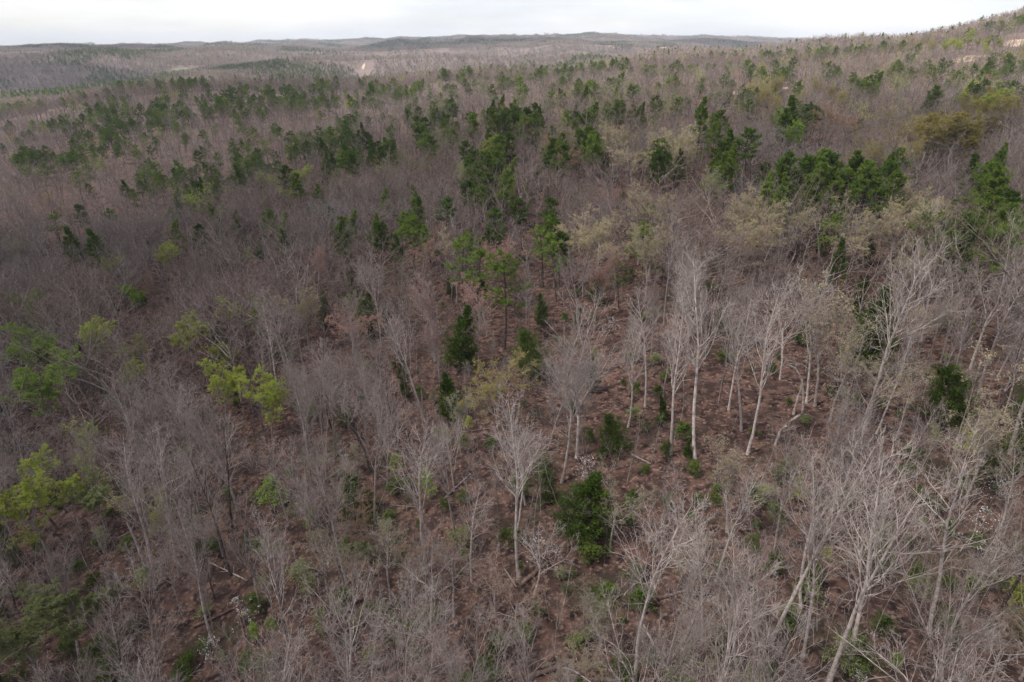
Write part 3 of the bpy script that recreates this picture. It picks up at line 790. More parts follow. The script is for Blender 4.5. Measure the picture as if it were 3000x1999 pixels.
# ---- groups of pines and leafing trees read from the photo: (centre, spread, how many, height)
def cluster(cx, cy, rx, ry, n, h0, h1, fn, more=1.0):
    for _ in range(int(round(n * more))):
        for _try in range(12):
            a = random.gauss(0, .55); b = random.gauss(0, .55)
            px, py = cx + a * rx, cy + b * ry
            h = random.uniform(h0, h1)
            p = cast(px, py, h)
            if p is None or p[1] > 1400: continue
            if any((t['x'] - p[0]) ** 2 + (t['y'] - p[1]) ** 2 < 9 for t in THINGS): continue
            fn(p[0], p[1], h); break
PINES = []
def addpine(x, y, h): PINES.append((x, y, h)); THINGS.append(dict(x=x, y=y, ghost=True))
for c in [(1430, 420, 80, 55, 10, 14, 18), (1440, 500, 60, 40, 5, 12, 16), (1060, 420, 120, 45, 22, 14, 18), (1490, 318, 110, 30, 20, 15, 19), (1255, 355, 65, 35, 9, 14, 18),
          (2110, 400, 60, 60, 6, 14, 18), (2290, 485, 60, 50, 4, 13, 17), (2420, 455, 80, 45, 7, 14, 18), (2570, 470, 90, 50, 7, 14, 18), (2930, 480, 50, 60, 5, 15, 19),
          (2830, 620, 80, 30, 5, 12, 16), (2965, 600, 40, 50, 3, 14, 18), (2450, 190, 30, 15, 5, 15, 20), (2520, 215, 60, 18, 10, 15, 19), (2625, 190, 25, 15, 3, 15, 19),
          (2850, 205, 90, 20, 12, 14, 18), (2900, 245, 60, 20, 6, 14, 18), (2735, 270, 30, 15, 3, 15, 18), (2330, 200, 30, 15, 3, 15, 20), (2270, 195, 40, 15, 4, 14, 18),
          (1680, 320, 50, 25, 4, 15, 18), (1800, 300, 90, 18, 8, 15, 18), (1730, 385, 60, 35, 5, 14, 17), (1620, 400, 30, 30, 3, 14, 17), (1950, 420, 40, 30, 4, 13, 16),
          (120, 445, 120, 35, 24, 12, 16), (320, 400, 130, 45, 22, 12, 16), (500, 325, 130, 40, 14, 12, 16), (250, 290, 180, 40, 14, 12, 16), (800, 255, 110, 18, 20, 13, 17),
          (940, 240, 40, 15, 9, 13, 17), (600, 270, 150, 30, 12, 12, 16), (700, 390, 80, 40, 9, 13, 16), (1010, 345, 70, 35, 7, 13, 17), (450, 510, 110, 30, 10, 13, 16),
          (560, 545, 60, 40, 5, 12, 15), (650, 510, 60, 30, 4, 12, 15), (1100, 240, 150, 22, 16, 13, 17), (1240, 285, 100, 30, 14, 13, 17), (1350, 240, 100, 22, 9, 14, 18),
          (1550, 210, 100, 18, 9, 14, 18), (1700, 235, 150, 25, 9, 14, 18), (2150, 160, 90, 12, 6, 18, 24), (2000, 200, 120, 20, 8, 14, 18), (2930, 150, 60, 20, 6, 13, 17),
          (2780, 640, 60, 40, 2, 12, 15), (2450, 640, 60, 40, 2, 11, 14), (980, 640, 60, 40, 3, 12, 15), (1500, 640, 480, 120, 10, 11, 15), (1150, 560, 150, 60, 5, 12, 15), (700, 620, 200, 60, 6, 11, 14)]:
    cluster(*c, addpine, 1.55)
LEAFING = []
def addbud(fol, key):
    def f(x, y, h): LEAFING.append((x, y, h, fol, ('bud' if y > 110 else key) if key == 'budthin' else ('budfull' if y > 110 and fol != 'cream' else key))); THINGS.append(dict(x=x, y=y, ghost=True))
    return f
for fol, key, *c in [('yellowgreen', 'budfull', 250, 960, 170, 150, 5, 10, 14), ('green', 'budfull', 60, 850, 80, 120, 3, 11, 14), ('yellowgreen', 'bud', 600, 900, 250, 150, 4, 9, 12), ('yellowgreen', 'bud', 600, 560, 90, 30, 6, 10, 13), ('yellowgreen', 'budthin', 760, 500, 90, 40, 6, 10, 14), ('green', 'bud', 2300, 320, 60, 25, 5, 14, 17),
                     ('yellowgreen', 'bud', 2830, 110, 90, 20, 12, 12, 16), ('gold', 'budthin', 2720, 120, 60, 15, 8, 12, 16), ('gold', 'budthin', 2700, 330, 110, 60, 9, 14, 18),
                     ('gold', 'bud', 2880, 300, 100, 50, 8, 14, 18), ('gold', 'budthin', 2230, 240, 70, 20, 5, 15, 18), ('cream', 'budthin', 1960, 400, 60, 30, 4, 14, 18),
                     ('cream', 'budthin', 1780, 360, 80, 50, 6, 14, 18), ('rust', 'budthin', 1630, 410, 60, 40, 4, 14, 17), ('palegreen', 'budthin', 2600, 210, 150, 30, 8, 13, 17),
                     ('palegreen', 'budthin', 1900, 240, 250, 40, 12, 13, 17), ('palegreen', 'budthin', 30, 700, 50, 40, 4, 12, 15), ('gold', 'budthin', 2400, 250, 200, 40, 8, 14, 17),
                     ('cream', 'budthin', 2250, 560, 120, 40, 6, 13, 16), ('cream', 'budthin', 2650, 560, 120, 60, 8, 13, 17), ('gold', 'budthin', 2600, 400, 80, 50, 5, 14, 17),
                     ('palegreen', 'budthin', 1300, 400, 200, 60, 8, 13, 16), ('yellowgreen', 'budthin', 1000, 250, 500, 60, 14, 12, 15), ('cream', 'budthin', 1750, 620, 250, 80, 8, 12, 16),
                     ('pink', 'budthin', 1500, 700, 700, 250, 14, 12, 16), ('palegreen', 'budthin', 1100, 1350, 800, 350, 14, 8, 13), ('rust', 'budthin', 1200, 1500, 600, 300, 6, 7, 11),
                     ('cream', 'budthin', 2650, 850, 250, 150, 6, 12, 16), ('cream', 'budthin', 2920, 1150, 60, 120, 4, 12, 16), ('yellowgreen', 'budthin', 300, 1350, 150, 150, 4, 9, 13)]:
    cluster(*c, addbud(fol, key))
THINGS = [t for t in THINGS if not t.get('ghost')]

def zone(px, py, cx, cy, rx, ry): return ((px - cx) / rx) ** 2 + ((py - cy) / ry) ** 2 < 1
# ---- the rest of the wood near by
FIELD = cast(545, 212)
CLEAR = [(px, py, rx, ry) for px, py, rx, ry in ((2645, 440, 9, 6), (2170, 268, 12, 9), (2825, 172, 9, 14), (2860, 163, 9, 9), (2985, 122, 16, 18), (1066, 192, 4, 22), (2290, 255, 12, 7), (1790, 134, 20, 11), (1945, 138, 18, 10))]
CLEAR = [(*cast(px, py + 4)[:2], rx, ry) for px, py, rx, ry in CLEAR if cast(px, py + 4)]
def cleared(X, Y, m=1.0, side=0.0):
    k = np.zeros(np.shape(X), bool)
    for x, y, rx, ry in CLEAR: k |= ((X - x) / (rx * m + side)) ** 2 + ((Y - (y - ry * .8)) / (ry * 2.0 * m + side)) ** 2 < 1
    if FIELD: k |= (np.abs(X - FIELD[0]) < 54 + side) & (np.abs(Y - FIELD[1] + 75) < 165 + side)
    return k
OCC = [(t['x'], t['y'], 2.6) for t in THINGS] + [(p[0], p[1], 2.2) for p in PINES] + [(p[0], p[1], 2.4) for p in LEAFING]
OX = np.array([o[:2] for o in OCC]); OR = np.array([o[2] for o in OCC])
def grid(y0, y1, cell, margin=.86):
    xs = np.arange(-margin * y1 - 30, margin * y1 + 30, cell); ys = np.arange(y0, y1, cell)
    X, Y = np.meshgrid(xs, ys); X = X.ravel(); Y = Y.ravel()
    X = X + rng.uniform(-.48, .48, len(X)) * cell; Y = Y + rng.uniform(-.48, .48, len(Y)) * cell
    k = np.abs(X) < margin * Y + 24
    return X[k], Y[k]
CAND = []
PROT = [(t['cx'], t['cy'], F * t['h'] * .30 / t['dep'], abs(t['by'] - t['ty']) * .5, t['dep'], .96 if t['label'] else .4) for t in THINGS if t['kind'] in (CE, PI, BU, LS, DW)]
for x, y, h in PINES:
    if y < 330:
        a, b, d = project(x, y, float(height(x, y)) + h * .65); PROT.append((float(a), float(b), F * 3.0 / d, F * h * .34 / d, float(d), .55))
for x, y, h, fol, key in LEAFING:
    if y < 250 and key == 'bud':
        a, b, d = project(x, y, float(height(x, y)) + h * .7); PROT.append((float(a), float(b), F * 4.0 / d, F * h * .3 / d, float(d), .4))
PR = np.array(PROT)
def hides(x, y, h):
    """Would a crown standing here cover one of the trees that show in the photograph?"""
    z = float(height(x, y))
    a, b, d = project(x, y, z + h * .7)
    r, v = F * 2.4 / d, F * h * .32 / d
    k = (np.abs(PR[:, 0] - a) < (PR[:, 2] + r) * .75) & (np.abs(PR[:, 1] - b) < (PR[:, 3] + v) * .7) & (PR[:, 4] > d)
    return k.any() and random.random() < PR[k, 5].max()
X, Y = grid(16, 260, 3.8)
Z = height(X, Y)
px, py, dep = project(X, Y, Z)
_, ty, _ = project(X, Y, Z + 18)
for x, y, z, a, b, t in zip(X, Y, Z, px, py, ty):
    if t > 2080: continue
    if np.any((OX[:, 0] - x) ** 2 + (OX[:, 1] - y) ** 2 < OR ** 2): continue
    openf = zone(a, b, 2060, 1290, 330, 260) or zone(a, b, 2480, 1900, 330, 220) or zone(a, b, 2370, 1100, 120, 160)
    if openf and random.random() < .82: continue
    if not openf and random.random() < .04: continue
    CAND.append((x, y, a, b))
CAND.sort(key=lambda c: c[0] ** 2 + c[1] ** 2)
REST = []                                            # beyond the 300 that show largest: part of the wood as one mass
nb = sum(t['kind'] == B for t in THINGS)
FORMS = ['narrow', 'narrow', 'narrow', 'narrow', 'vase', 'spread']
for x, y, a, b in CAND:
    inview = -60 < a < 3060
    h = min(23, max(8, random.gauss(15.5, 3.6)))
    if b < 1000: h = min(20, max(9, random.gauss(14.5, 3)))
    if hides(x, y, h):
        if random.random() < .5 or hides(x, y, h * .5): continue
        h *= .5
    u = random.random()
    if u < .055 and inview:
        plant(CE, 'cedar', random.randrange(3), x, y, random.uniform(3.5, 8), 'cedar', None, CG, wide=random.uniform(.8, 1.1))
    elif nb < 300 and inview:
        f = random.choice(FORMS)
        q = float(vnoise(x / 30, y / 30, 21)) + random.gauss(0, .2)
        plant(B, f, random.randrange(len(LIB[f])), x, y, h, 'tree', None, G, random.gauss(0, .05), 'twig_tan' if q > .25 else 'twig_red' if q < -.25 else 'twig_grey' if random.random() < .4 else None,
              wide=random.uniform(.72, 1.05)); nb += 1
    else:
        REST.append((x, y, h))
PINES.sort(key=lambda p: p[0] ** 2 + p[1] ** 2)
npine = sum(t['kind'] == PI for t in THINGS)
for i, (x, y, h) in enumerate(PINES[:300 - npine]):
    near = y < 150 and random.random() < .4
    plant(PI, 'sparsepine' if near else 'pine', random.randrange(2 if near else 6), x, y, h, 'pine', None, PG, random.gauss(0, .03), wide=random.uniform(.95, 1.3))
PREST = [(x, y, h) for x, y, h in PINES[300 - npine:]]
nbud = sum(t['kind'] == BU for t in THINGS)
LEAFING.sort(key=lambda p: p[0] ** 2 + p[1] ** 2)
for x, y, h, fol, key in LEAFING[:300 - nbud]:
    plant(BU, key, random.randrange(len(LIB[key])), x, y, h, 'tree', None, BG, random.gauss(0, .03), fol, wide=random.uniform(1.0, 1.35), look=fol)

# small understorey that one can tell apart close by
SPN = SHN = 0
for _ in range(1500):
    px, py = random.uniform(-20, 3020), random.uniform(760, 2050)
    p = cast(px, py)
    if p is None: continue
    x, y, z = p
    if random.random() > min(1, (70 / max(y, 20)) ** 1.0): continue
    u = random.random()
    if u < .55 and SPN < 295:
        plant('bare_sapling', 'sapling', random.randrange(4), x, y, random.uniform(3.5, 9.5), 'sapling', None, 'bare saplings under the trees', random.gauss(0, .08)); SPN += 1
    elif u < .76 and SHN < 295:
        SHN += 1
        plant('green_shrub', 'shrub', random.randrange(3), x, y, random.uniform(.9, 2.4), 'shrub', None, 'green shrubs on the forest floor', fol=random.choice(['shrub', 'shrub', 'cedar', 'cedar', 'palegreen']), wide=random.uniform(.9, 1.5))
    elif .76 < u < .78:
        plant(LS, 'leafsapling', random.randrange(2), x, y, random.uniform(2, 5), 'sapling', None, LG, fol=random.choice(['green', 'palegreen', 'yellowgreen']), wide=1.2)

# ------------------------------------------------------------------ the wood beyond, as masses
def scatter(name, label, variants, x, y, scale, tilt=None, zoff=-.15, wide=None, idx=None):
    """One object of kind stuff: copies of the variants on points."""
    src = bpy.data.collections.new(name + '_source')
    for i, me in enumerate(variants):
        src.objects.link(bpy.data.objects.new('%s_%02d' % (name, i), me))
    n = len(x)
    z = height(x, y) + zoff
    me = bpy.data.meshes.new(name)
    me.vertices.add(n); me.vertices.foreach_set('co', np.stack([x, y, z], 1).astype(np.float32).ravel())
    rot = np.zeros((n, 3), np.float32); rot[:, 2] = rng.random(n) * 6.283
    if tilt is not None:
        e = 15.0
        gx = (height(x + e, y) - height(x - e, y)) / (2 * e); gy = (height(x, y + e) - height(x, y - e)) / (2 * e)
        rot[:, 0] = np.arctan(gy); rot[:, 1] = -np.arctan(gx); rot[:, 2] = np.floor(rng.random(n) * 4) * 0
    sv = np.stack([scale * (1 if wide is None else wide), scale * (1 if wide is None else wide), scale], 1).astype(np.float32)
    for an, ty, dat in (('rot', 'FLOAT_VECTOR', rot), ('scl', 'FLOAT_VECTOR', sv), ('idx', 'INT', (rng.integers(0, len(variants), n) if idx is None else idx).astype(np.int32))):
        at = me.attributes.new(an, ty, 'POINT')
        at.data.foreach_set('vector' if ty == 'FLOAT_VECTOR' else 'value', dat.ravel())
    ob = bpy.data.objects.new(name, me); COL.objects.link(ob)
    ng = bpy.data.node_groups.new(name, 'GeometryNodeTree')
    ng.interface.new_socket('Geometry', in_out='INPUT', socket_type='NodeSocketGeometry')
    ng.interface.new_socket('Geometry', in_out='OUTPUT', socket_type='NodeSocketGeometry')
    N, Lk = ng.nodes, ng.links
    gi, go = N.new('NodeGroupInput'), N.new('NodeGroupOutput')
    ci = N.new('GeometryNodeCollectionInfo'); ci.inputs['Collection'].default_value = src
    ci.inputs['Separate Children'].default_value = True; ci.inputs['Reset Children'].default_value = True
    ip = N.new('GeometryNodeInstanceOnPoints'); ip.inputs['Pick Instance'].default_value = True
    Lk.new(gi.outputs[0], ip.inputs['Points']); Lk.new(ci.outputs[0], ip.inputs['Instance'])
    for an, ty, sock in (('rot', 'FLOAT_VECTOR', 'Rotation'), ('scl', 'FLOAT_VECTOR', 'Scale'), ('idx', 'INT', 'Instance Index')):
        na = N.new('GeometryNodeInputNamedAttribute'); na.data_type = ty; na.inputs['Name'].default_value = an
        Lk.new(na.outputs['Attribute'], ip.inputs[sock])
    Lk.new(ip.outputs[0], go.inputs[0])
    md = ob.modifiers.new('scatter', 'NODES'); md.node_group = ng
    ob['kind'] = 'stuff'; ob['label'] = label
    return ob

def lod_tree(form, seed, mats, leaf=None):
    tr, cr, fo = broad(form, seed, 1, leaf)
    p = [(v, f, 0) for v, f, _ in tr] + [(v, f, 1 - i) for v, f, i in cr]
    if fo: p += [(v, f, 2) for v, f, _ in fo]
    return make_mesh('wood_tree', p, mats)
BARELOD = [lod_tree(f, s, [M['farbark'], M[t]]) for t, f, s in (('twig', 'spread', 101), ('twig', 'vase', 103), ('twig_grey', 'vase', 104), ('twig_grey', 'spread', 105), ('twig_tan', 'vase', 106), ('twig_tan', 'spread', 107), ('twig_red', 'vase', 108), ('twig_red', 'spread', 109))]
def budlod(c, s, keep=.5): return lod_tree('vase', s, [M['farbark'], M['twig'], M[c]], (1, .30, keep))
BUDLOD = [budlod('gold', 111, .35), budlod('palegreen', 112, .35), budlod('cream', 113, .3), budlod('rust', 114, .3), budlod('yellowgreen', 115)]
def pinelod(s, m, **k):
    tr, fo = pine(s, .62, **k)
    v, f, _ = fo[0]
    return make_mesh('wood_pine', [(a, b, 0) for a, b, _ in tr[:2]] + [(v, f, 1)], [M['darkbark'], M[m]])
PINELOD = [pinelod(121, 'pine', lo=.4, nb=44), pinelod(122, 'darkpine', lo=.3, nb=50), pinelod(123, 'darkpine', lo=.35, nb=50)]

# middle distance
X, Y = grid(255, 760, 8.0, .80)
k = (rng.random(len(X)) > .08) & ~cleared(X, Y, 1.2)
X, Y = X[k], Y[k]
px, py, _ = project(X, Y, height(X, Y) + 14)
pn = vnoise(X / 60, Y / 60, 8) + .6 * vnoise(X / 22, Y / 22, 9)
ispine = (rng.random(len(X)) < np.where(pn > .27, .62, .022))
golden = np.clip((px - 1600) / 1200, 0, 1)
isbud = ~ispine & (rng.random(len(X)) < .04 + .20 * golden + .10 * (vnoise(X / 45, Y / 45, 10) > .15))
isb = ~ispine & ~isbud
rx = np.array([r[0] for r in REST]); ry = np.array([r[1] for r in REST]); rh = np.array([r[2] for r in REST])
bx, by = np.concatenate([rx, X[isb]]), np.concatenate([ry, Y[isb]])
bs = np.concatenate([rh / 20, rng.uniform(.5, .95, isb.sum())])
sp = np.clip((vnoise(bx / 38, by / 38, 21) * 1.3 + .5 + rng.normal(0, .22, len(bx))) * 4, 0, 3.99).astype(int) * 2 + rng.integers(0, 2, len(bx))
bs = bs * (1.06 + .5 * vnoise(bx / 26, by / 26, 22))
scatter('bare_woodland', 'mass of bare grey-brown trees over the middle distance', BARELOD, bx, by, bs, wide=1.45, idx=sp)
scatter('budding_woodland', 'golden and pale green trees mixed through the distant bare wood', BUDLOD, X[isbud], Y[isbud], rng.uniform(.5, .85, isbud.sum()), wide=1.2)
qx = np.concatenate([np.array([p[0] for p in PREST]), X[ispine]]); qy = np.concatenate([np.array([p[1] for p in PREST]), Y[ispine]])
scatter('pine_woodland', 'scattered dark pines through the distant bare wood', PINELOD, qx, qy, rng.uniform(.55, .95, len(qx)), wide=1.45)

# thin brush under the trees
X, Y = grid(20, 230, 2.9, .82)
px, py, _ = project(X, Y, height(X, Y))
openz = (((px - 2060) / 330) ** 2 + ((py - 1290) / 240) ** 2 < 1) | (((px - 2480) / 330) ** 2 + ((py - 1900) / 200) ** 2 < 1)
dens = np.where(openz, .12, .62 + .5 * vnoise(X / 14, Y / 14, 12) + np.clip((1500 - px) / 3000, 0, .35))
k = (rng.random(len(X)) < dens) & (py < 2250)
X, Y = X[k], Y[k]
def brush(seed, H):
    tr, cr, fo = small_tree(seed, H, None, False, 9, 5, 3, .022, .34, .12)
    return make_mesh('brush', [(v, f, 0) for v, f, _ in tr + cr], [M['brush']])
scatter('undergrowth', 'tangle of thin bare brush under the trees', [brush(s, h) for s, h in ((131, 2.6), (132, 3.6), (133, 5), (134, 4.2), (135, 6.5))], X, Y, rng.uniform(.5, 1.25, len(X)))

# far hills: patches of many small simple trees
def patch(seed, side, ntree, kinds):
    g = np.random.default_rng(seed); parts = []
    names = ['hilltwig', 'palegreen', 'gold', 'darkpine']
    P = (g.random((ntree, 2)) - .5) * side
    for x, y in P:
        h = g.uniform(9, 16); r = h * g.uniform(.20, .30)
        kd = g.choice(len(names), p=kinds)
        if kd == 3:
            n = 60; zz = g.random(n) ** .7; c = np.stack([g.normal(0, 1, n), g.normal(0, 1, n), np.zeros(n)], 1) * (r * .55 * (1.1 - zz))[:, None]
            c[:, 2] = h * (.25 + .75 * zz)
            V, f = quads(c + [x, y, 0], 1.1, g, 1.2)
        else:
            n = 46; d = norm(g.normal(0, 1, (n, 3))); c = d * g.random((n, 1)) ** .5 * np.array([r, r, h * .34]) + np.array([0, 0, h * .64])
            ax = norm(d * np.array([1, 1, .4]) + np.array([0, 0, 1.2]))
            if kd == 0: V, f = quads(c + [x, y, 0], .34, g, 7, axis=ax)
            else: V, f = quads(c + [x, y, 0], .8, g, 1.3)
        parts.append((V, f, kd))
    trunk = np.zeros((ntree, 2, 3)); trunk[:, :, :2] = P[:, None]; trunk[:, 1, 2] = 10; trunk[:, 0, 2] = -2
    parts.append((*tubes(trunk, np.full((ntree, 2), .16), 3), 0))
    return make_mesh('hill_wood', parts, [M[k] for k in names])
def cells(y0, y1, cell, margin=.80):
    xs = np.arange(-margin * y1, margin * y1, cell); ys = np.arange(y0, y1, cell)
    A, Bq = np.meshgrid(xs, ys); A = A.ravel() + rng.uniform(-.1, .1, A.size) * cell; Bq = Bq.ravel() + rng.uniform(-.1, .1, Bq.size) * cell
    k = np.abs(A) < margin * Bq + cell
    return A[k], Bq[k]
def visible(x, y, top=16):
    """Drop what hills hide from everywhere near the viewpoint."""
    z = height(x, y) + top + 14
    ok = np.ones(len(x), bool)
    for t in np.linspace(.1, .97, 30):
        ok &= height(x * t, y * t) < CAMZ + (z - CAMZ) * t + 6
    return ok
for nm, y0, y1, cell, side, nt in (('near', 755, 2200, 46, 50, 62), ('far', 2200, 8200, 88, 96, 170)):
    X, Y = cells(y0, y1, cell); k = visible(X, Y); X, Y = X[k], Y[k]
    k = ~cleared(X, Y, 1.0, side * .3); X, Y = X[k], Y[k]
    pn = vnoise(X / 210, Y / 210, 15) + .5 * vnoise(X / 90, Y / 90, 16)
    dark = pn > .15
    V0 = [patch(200 + i, side, nt, (.86, .06, .05, .03)) for i in range(4)]
    V1 = [patch(210 + i, side, nt, (.40, .03, .03, .54)) for i in range(3)]
    lbl = 'on the near folds of the hills' if nm == 'near' else 'on the far hills'
    scatter('hillside_woods', 'bare brown woods covering the slopes ' + lbl, V0, X[~dark], Y[~dark], np.ones((~dark).sum()), tilt=True, zoff=0)
    scatter('evergreen_woods', 'dark evergreen stands ' + lbl, V1, X[dark], Y[dark], np.ones(dark.sum()), tilt=True, zoff=0)

# ------------------------------------------------------------------ clearings
def drape(name, cx, cy, rx, ry, col1, col2, label, lift=.25, seed=1):
    n, m_ = 40, 10
    g = np.random.default_rng(seed)
    ph = g.random(4) * 6.28
    a = np.linspace(0, 2 * np.pi, n, endpoint=False)
    rr = 1 + .18 * np.sin(2 * a + ph[0]) + .12 * np.sin(3 * a + ph[1]) + .08 * np.sin(5 * a + ph[2])
    rad = np.linspace(.02, 1, m_)
    X = cx + np.outer(rad, rr * np.cos(a)) * rx; Y = cy + np.outer(rad, rr * np.sin(a)) * ry
    V = np.stack([X, Y, height(X, Y) + lift * (1.02 - rad[:, None] ** 6)], -1).reshape(-1, 3)
    i = np.arange(m_ - 1)[:, None] * n; j = np.arange(n)[None]; j2 = (j + 1) % n
    f = np.stack([i + j, i + n + j, i + n + j2, i + j2], -1).reshape(-1, 4)[:, ::-1]
    m, nn, l, o = mat(name + '_surface')
    c = mixrgb(nn, l, noise(nn, l, .15, 4), col1, col2)
    d = nn.new('ShaderNodeBsdfDiffuse'); l.new(c, d.inputs['Color']); l.new(d.outputs[0], o.inputs[0])
    ob = bpy.data.objects.new(name, make_mesh(name, [(V, f, 0)], [m])); COL.objects.link(ob)
    ob['kind'] = 'structure'; ob['label'] = label
if FIELD: drape('field', FIELD[0], FIELD[1] - 40, 50, 120, (.15, .19, .075), (.21, .215, .11), 'green pasture clearing among the far woods', 6.0)
for i, (x, y, rx, ry) in enumerate(CLEAR):
    drape('sandy_ground', x, y, rx, ry, (.44, .335, .265), (.33, .25, .195), 'pale sandy bare ground between the trees', .3 if y < 700 else 2.0, 30 + i)

# ------------------------------------------------------------------ labels
ORD = ['', 'second', 'third', 'fourth', 'fifth', 'sixth', 'seventh', 'eighth', 'ninth', 'tenth', 'eleventh', 'twelfth', 'thirteenth', 'fourteenth', 'fifteenth', 'sixteenth',
       'seventeenth', 'eighteenth', 'nineteenth', 'twentieth'] + ['%s-%s' % (a, b) for a in ('twenty', 'thirty', 'forty') for b in ('first', 'second', 'third', 'fourth', 'fifth', 'sixth', 'seventh', 'eighth', 'ninth')]
LM = []                                              # landmarks one can find in the photo: (pixel, name)
def lm(sub, name):
    for t in THINGS:
        if t['label'] and sub in t['label']: LM.append((t['cx'], t['cy'], name)); return
for sub, name in [('larger stem of the leaning', 'leaning twin trunks'), ('tall straight grey tree with thick', 'thick straight trunk'), ('lone', 'lone'),
                  ('tall straight tree with reddish', 'lone straight reddish trunk'), ('big dark conical cedar', 'big conical cedar'), ('largest fresh green cedar', 'large green cedar'),
                  ('big dark cedar with ragged', 'ragged dark cedar'), ('sprawling olive', 'sprawling olive cedar'), ('upper one', 'green tree pair'), ('topmost of the lime', 'lime tree trio'),
                  ('fresh green leafing tree, sol', 'solitary fresh green tree'), ('below a dark pine at the left', 'yellow-green tree under a pine'), ('golden-yellow', 'golden tree'),
                  ('very tall grey', 'very tall twiggy tree'), ('centre one of the middle trio', 'middle pine trio'), ('vivid green sapling at', 'vivid green sapling'),
                  ('tall dark pine with', 'ragged pine spire'), ('lone conical', 'lone conical evergreen'), ('left one of the pair below', 'dark pine pair'), ('bright yellow-green tree beh', 'bright yellow-green crown'),
                  ('big cream domed', 'cream domed tree'), ('broad golden tree upper right, left', 'broad golden trees'), ('large round rusty', 'round rusty tree'), ('left one of the pair at the left', 'leaning pine pair'),
                  ('grey tree with pale crooked', 'ravine trunks'), ('yellow-green leafing tree at the lower', 'lower yellow-green tree'), ('at the end of the fallen log', 'dogwood by the log'), ('small orange-red', 'orange-red tree'),
                  ('forked grey tree leaning right', 'leaning forked tree'), ('big cream-budded', 'cream-budded edge tree'), ('fan-crowned', 'fan-crowned grey tree'), ('broad pale tree with bright bent', 'bright bent-limbed tree'),
                  ('large grey tree with dense', 'dense ascending crown'), ('dull olive', 'olive corner thicket'), ('lime-cream rounded', 'lime-cream rounded tree'), ('tall grey tree with white side', 'white-branched tree')]:
    lm(sub, name)
for cx, cy, name in [(1430, 450, 'central pine clump'), (1060, 420, 'left pine grove'), (1490, 320, 'upper pine wall'), (2420, 460, 'right pine group'), (2930, 500, 'right edge pines'),
                     (800, 255, 'far pine belt'), (120, 445, 'left edge pines'), (2520, 215, 'far right pine stand'), (2850, 215, 'hillside pines'), (500, 330, 'shaded slope'), (2900, 110, 'right hilltop'),
                     (545, 205, 'green pasture'), (2150, 170, 'skyline pines'), (1600, 220, 'middle ridge'), (1200, 250, 'valley edge')]:
    LM.append((cx, cy, name))
LXY = np.array([(a, b) for a, b, _ in LM])
NOUN = {'bare_tree': 'bare grey tree', 'pine_tree': 'dark green pine', 'cedar_tree': 'dark bushy cedar', 'budding_tree': 'budding tree', 'bare_sapling': 'thin bare sapling',
        'green_shrub': 'low green shrub', 'leafy_sapling': 'leafy sapling', 'fallen_log': 'fallen log', 'dead_snag': 'dead snag'}
LOOK = {'yellowgreen': 'yellow-green', 'green': 'fresh green', 'palegreen': 'pale green', 'gold': 'golden', 'cream': 'cream', 'rust': 'rusty', 'pink': 'reddish'}
buckets = {}
for t in THINGS:
    if t['label']:
        t['o']['label'] = t['label']; continue
    d = LXY - [t['cx'], t['cy']]
    i = int(np.argmin((d ** 2).sum(1)))
    dx, dy = -d[i]
    rel = ('right of' if dx > 0 else 'left of') if abs(dx) > abs(dy) else ('below' if dy > 0 else 'above')
    noun = NOUN[t['kind']]
    if t['look'] in LOOK: noun = LOOK[t['look']] + ' ' + noun
    if t['kind'] in ('bare_tree', 'pine_tree'): noun = ('tall ' if t['h'] > 16 else 'short ' if t['h'] < 13 else 'mid-height ') + noun
    buckets.setdefault((LM[i][2], rel, noun), []).append((math.hypot(dx, dy), t))
for (name, rel, noun), lst in buckets.items():
    lst.sort(key=lambda q: q[0])
    for k, (_, t) in enumerate(lst):
        if len(lst) == 1: s = '%s standing %s the %s' % (noun, rel, name)
        else: s = '%s %s the %s, %s' % (noun, rel, name, 'the nearest to it' if k == 0 else ORD[k] + ' nearest to it')
        t['o']['label'] = s
print('THINGS', len(THINGS), {k: sum(t['kind'] == k for t in THINGS) for k in {t['kind'] for t in THINGS}}, 'REST', len(REST), 'PREST', len(PREST))

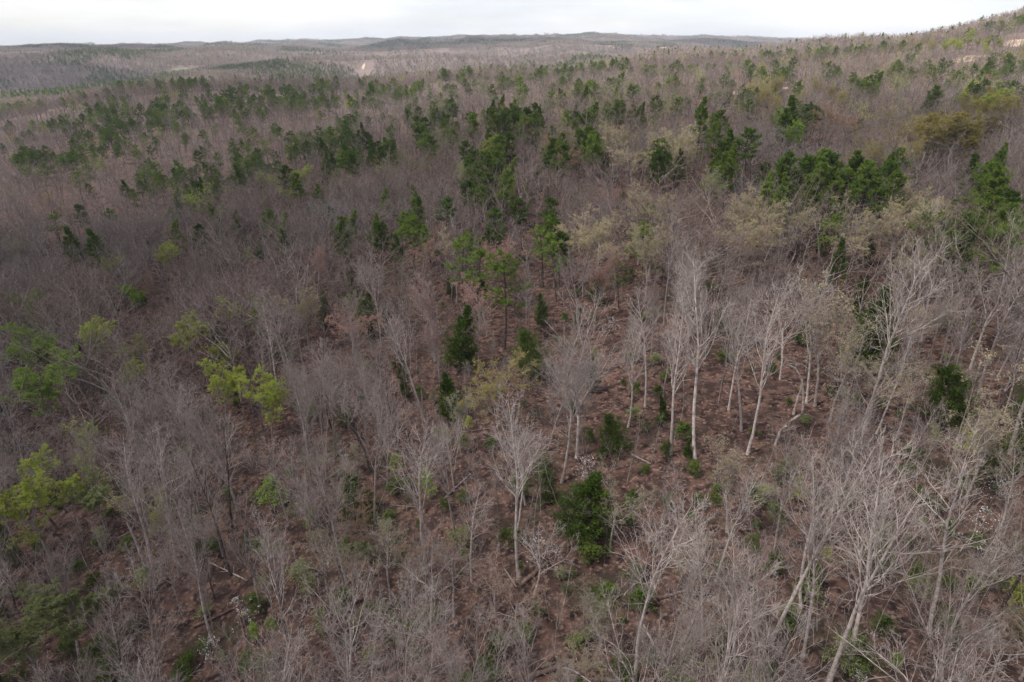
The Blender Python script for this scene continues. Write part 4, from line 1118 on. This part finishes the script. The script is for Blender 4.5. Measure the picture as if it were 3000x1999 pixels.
# ------------------------------------------------------------------ thin unseen clouds above the haze, added to shade the slopes and far hills
def cloud(seed, gx, gy, rx, ry, alt, dens, label):
    g = np.random.default_rng(seed)
    m, n, l, o = mat('shade_cloud')
    d = n.new('ShaderNodeBsdfDiffuse'); d.inputs['Color'].default_value = (.85, .86, .88, 1)
    t = n.new('ShaderNodeBsdfTransparent')
    x = n.new('ShaderNodeMixShader'); x.inputs[0].default_value = dens
    l.new(t.outputs[0], x.inputs[1]); l.new(d.outputs[0], x.inputs[2]); l.new(x.outputs[0], o.inputs[0])
    k = alt / math.tan(SUN_EL)
    cx, cy_ = gx + k * math.sin(SUN_AZ), gy + k * math.cos(SUN_AZ)
    nu, nv = 60, 24
    ph = g.random(4) * 6.28
    a = np.linspace(0, 2 * np.pi, nu, endpoint=False)[None]; e = np.linspace(-1.5, 1.5, nv)[:, None]
    ux, uy, uz = np.cos(e) * np.cos(a), np.cos(e) * np.sin(a), np.sin(e) + 0 * a
    r = 1 + .14 * np.sin(3 * a + ph[0]) * np.cos(e) + .10 * np.sin(5 * a + ph[1]) * np.cos(e) + .08 * np.sin(7 * e + 3 * a + ph[2])
    V = np.stack([cx + ux * r * rx, cy_ + uy * r * ry, alt + uz * r * np.where(uz > 0, 55, 22)], -1).reshape(-1, 3)
    i = np.arange(nv - 1)[:, None] * nu; j = np.arange(nu)[None]; j2 = (j + 1) % nu
    f = np.stack([i + j, i + j2, i + nu + j2, i + nu + j], -1).reshape(-1, 4)
    ob = bpy.data.objects.new('cloud', make_mesh('cloud', [(V, f, 0)], [m])); COL.objects.link(ob)
    ob['kind'] = 'stuff'; ob['label'] = label
cloud(5, -20, 130, 260, 270, 700, .30, 'thin white cloud, unseen, added to shade the near slope')
for k, (gx, gy, rx, ry) in enumerate([(-1150, 1750, 480, 300), (-150, 2250, 420, 260), (-1500, 3300, 700, 380), (500, 3500, 500, 350), (-300, 4300, 800, 420), (1500, 4300, 500, 420)]):
    cloud(20 + k, gx, gy, rx, ry, 1100, .5, 'white cloud, unseen, added to shade the far hills')  # unseen clouds placed to dapple the distant hills with shade
cloud(7, -150, 70, 130, 170, 600, .38, 'small white cloud, unseen, added to deepen the shade at the ravine mouth')  # extra unseen cloud, put in to darken the lower left
cloud(6, -330, 420, 270, 340, 950, .27, 'thin white cloud, unseen, added to shade the ravine')

# ------------------------------------------------------------------ haze
HAZE = True
if HAZE:
    m, n, l, o = mat('haze_air')
    pv = n.new('ShaderNodeVolumePrincipled'); pv.inputs['Color'].default_value = (.74, .81, .95, 1); pv.inputs['Density'].default_value = 6e-5
    l.new(pv.outputs[0], o.inputs['Volume'])
    x0, x1, y0, y1, z0, z1 = -24500, 24500, -150, 12100, -160, 190
    V = np.array([(x, y, z) for x in (x0, x1) for y in (y0, y1) for z in (z0, z1)], float)
    f = np.array([[0, 1, 3, 2], [4, 6, 7, 5], [0, 4, 5, 1], [2, 3, 7, 6], [0, 2, 6, 4], [1, 5, 7, 3]])
    ob = bpy.data.objects.new('haze', make_mesh('haze', [(V, f, 0)], [m])); COL.objects.link(ob)
    ob.data.polygons.foreach_set('use_smooth', np.zeros(6, bool))
    ob['kind'] = 'stuff'; ob['label'] = 'thin pale haze over the hills'
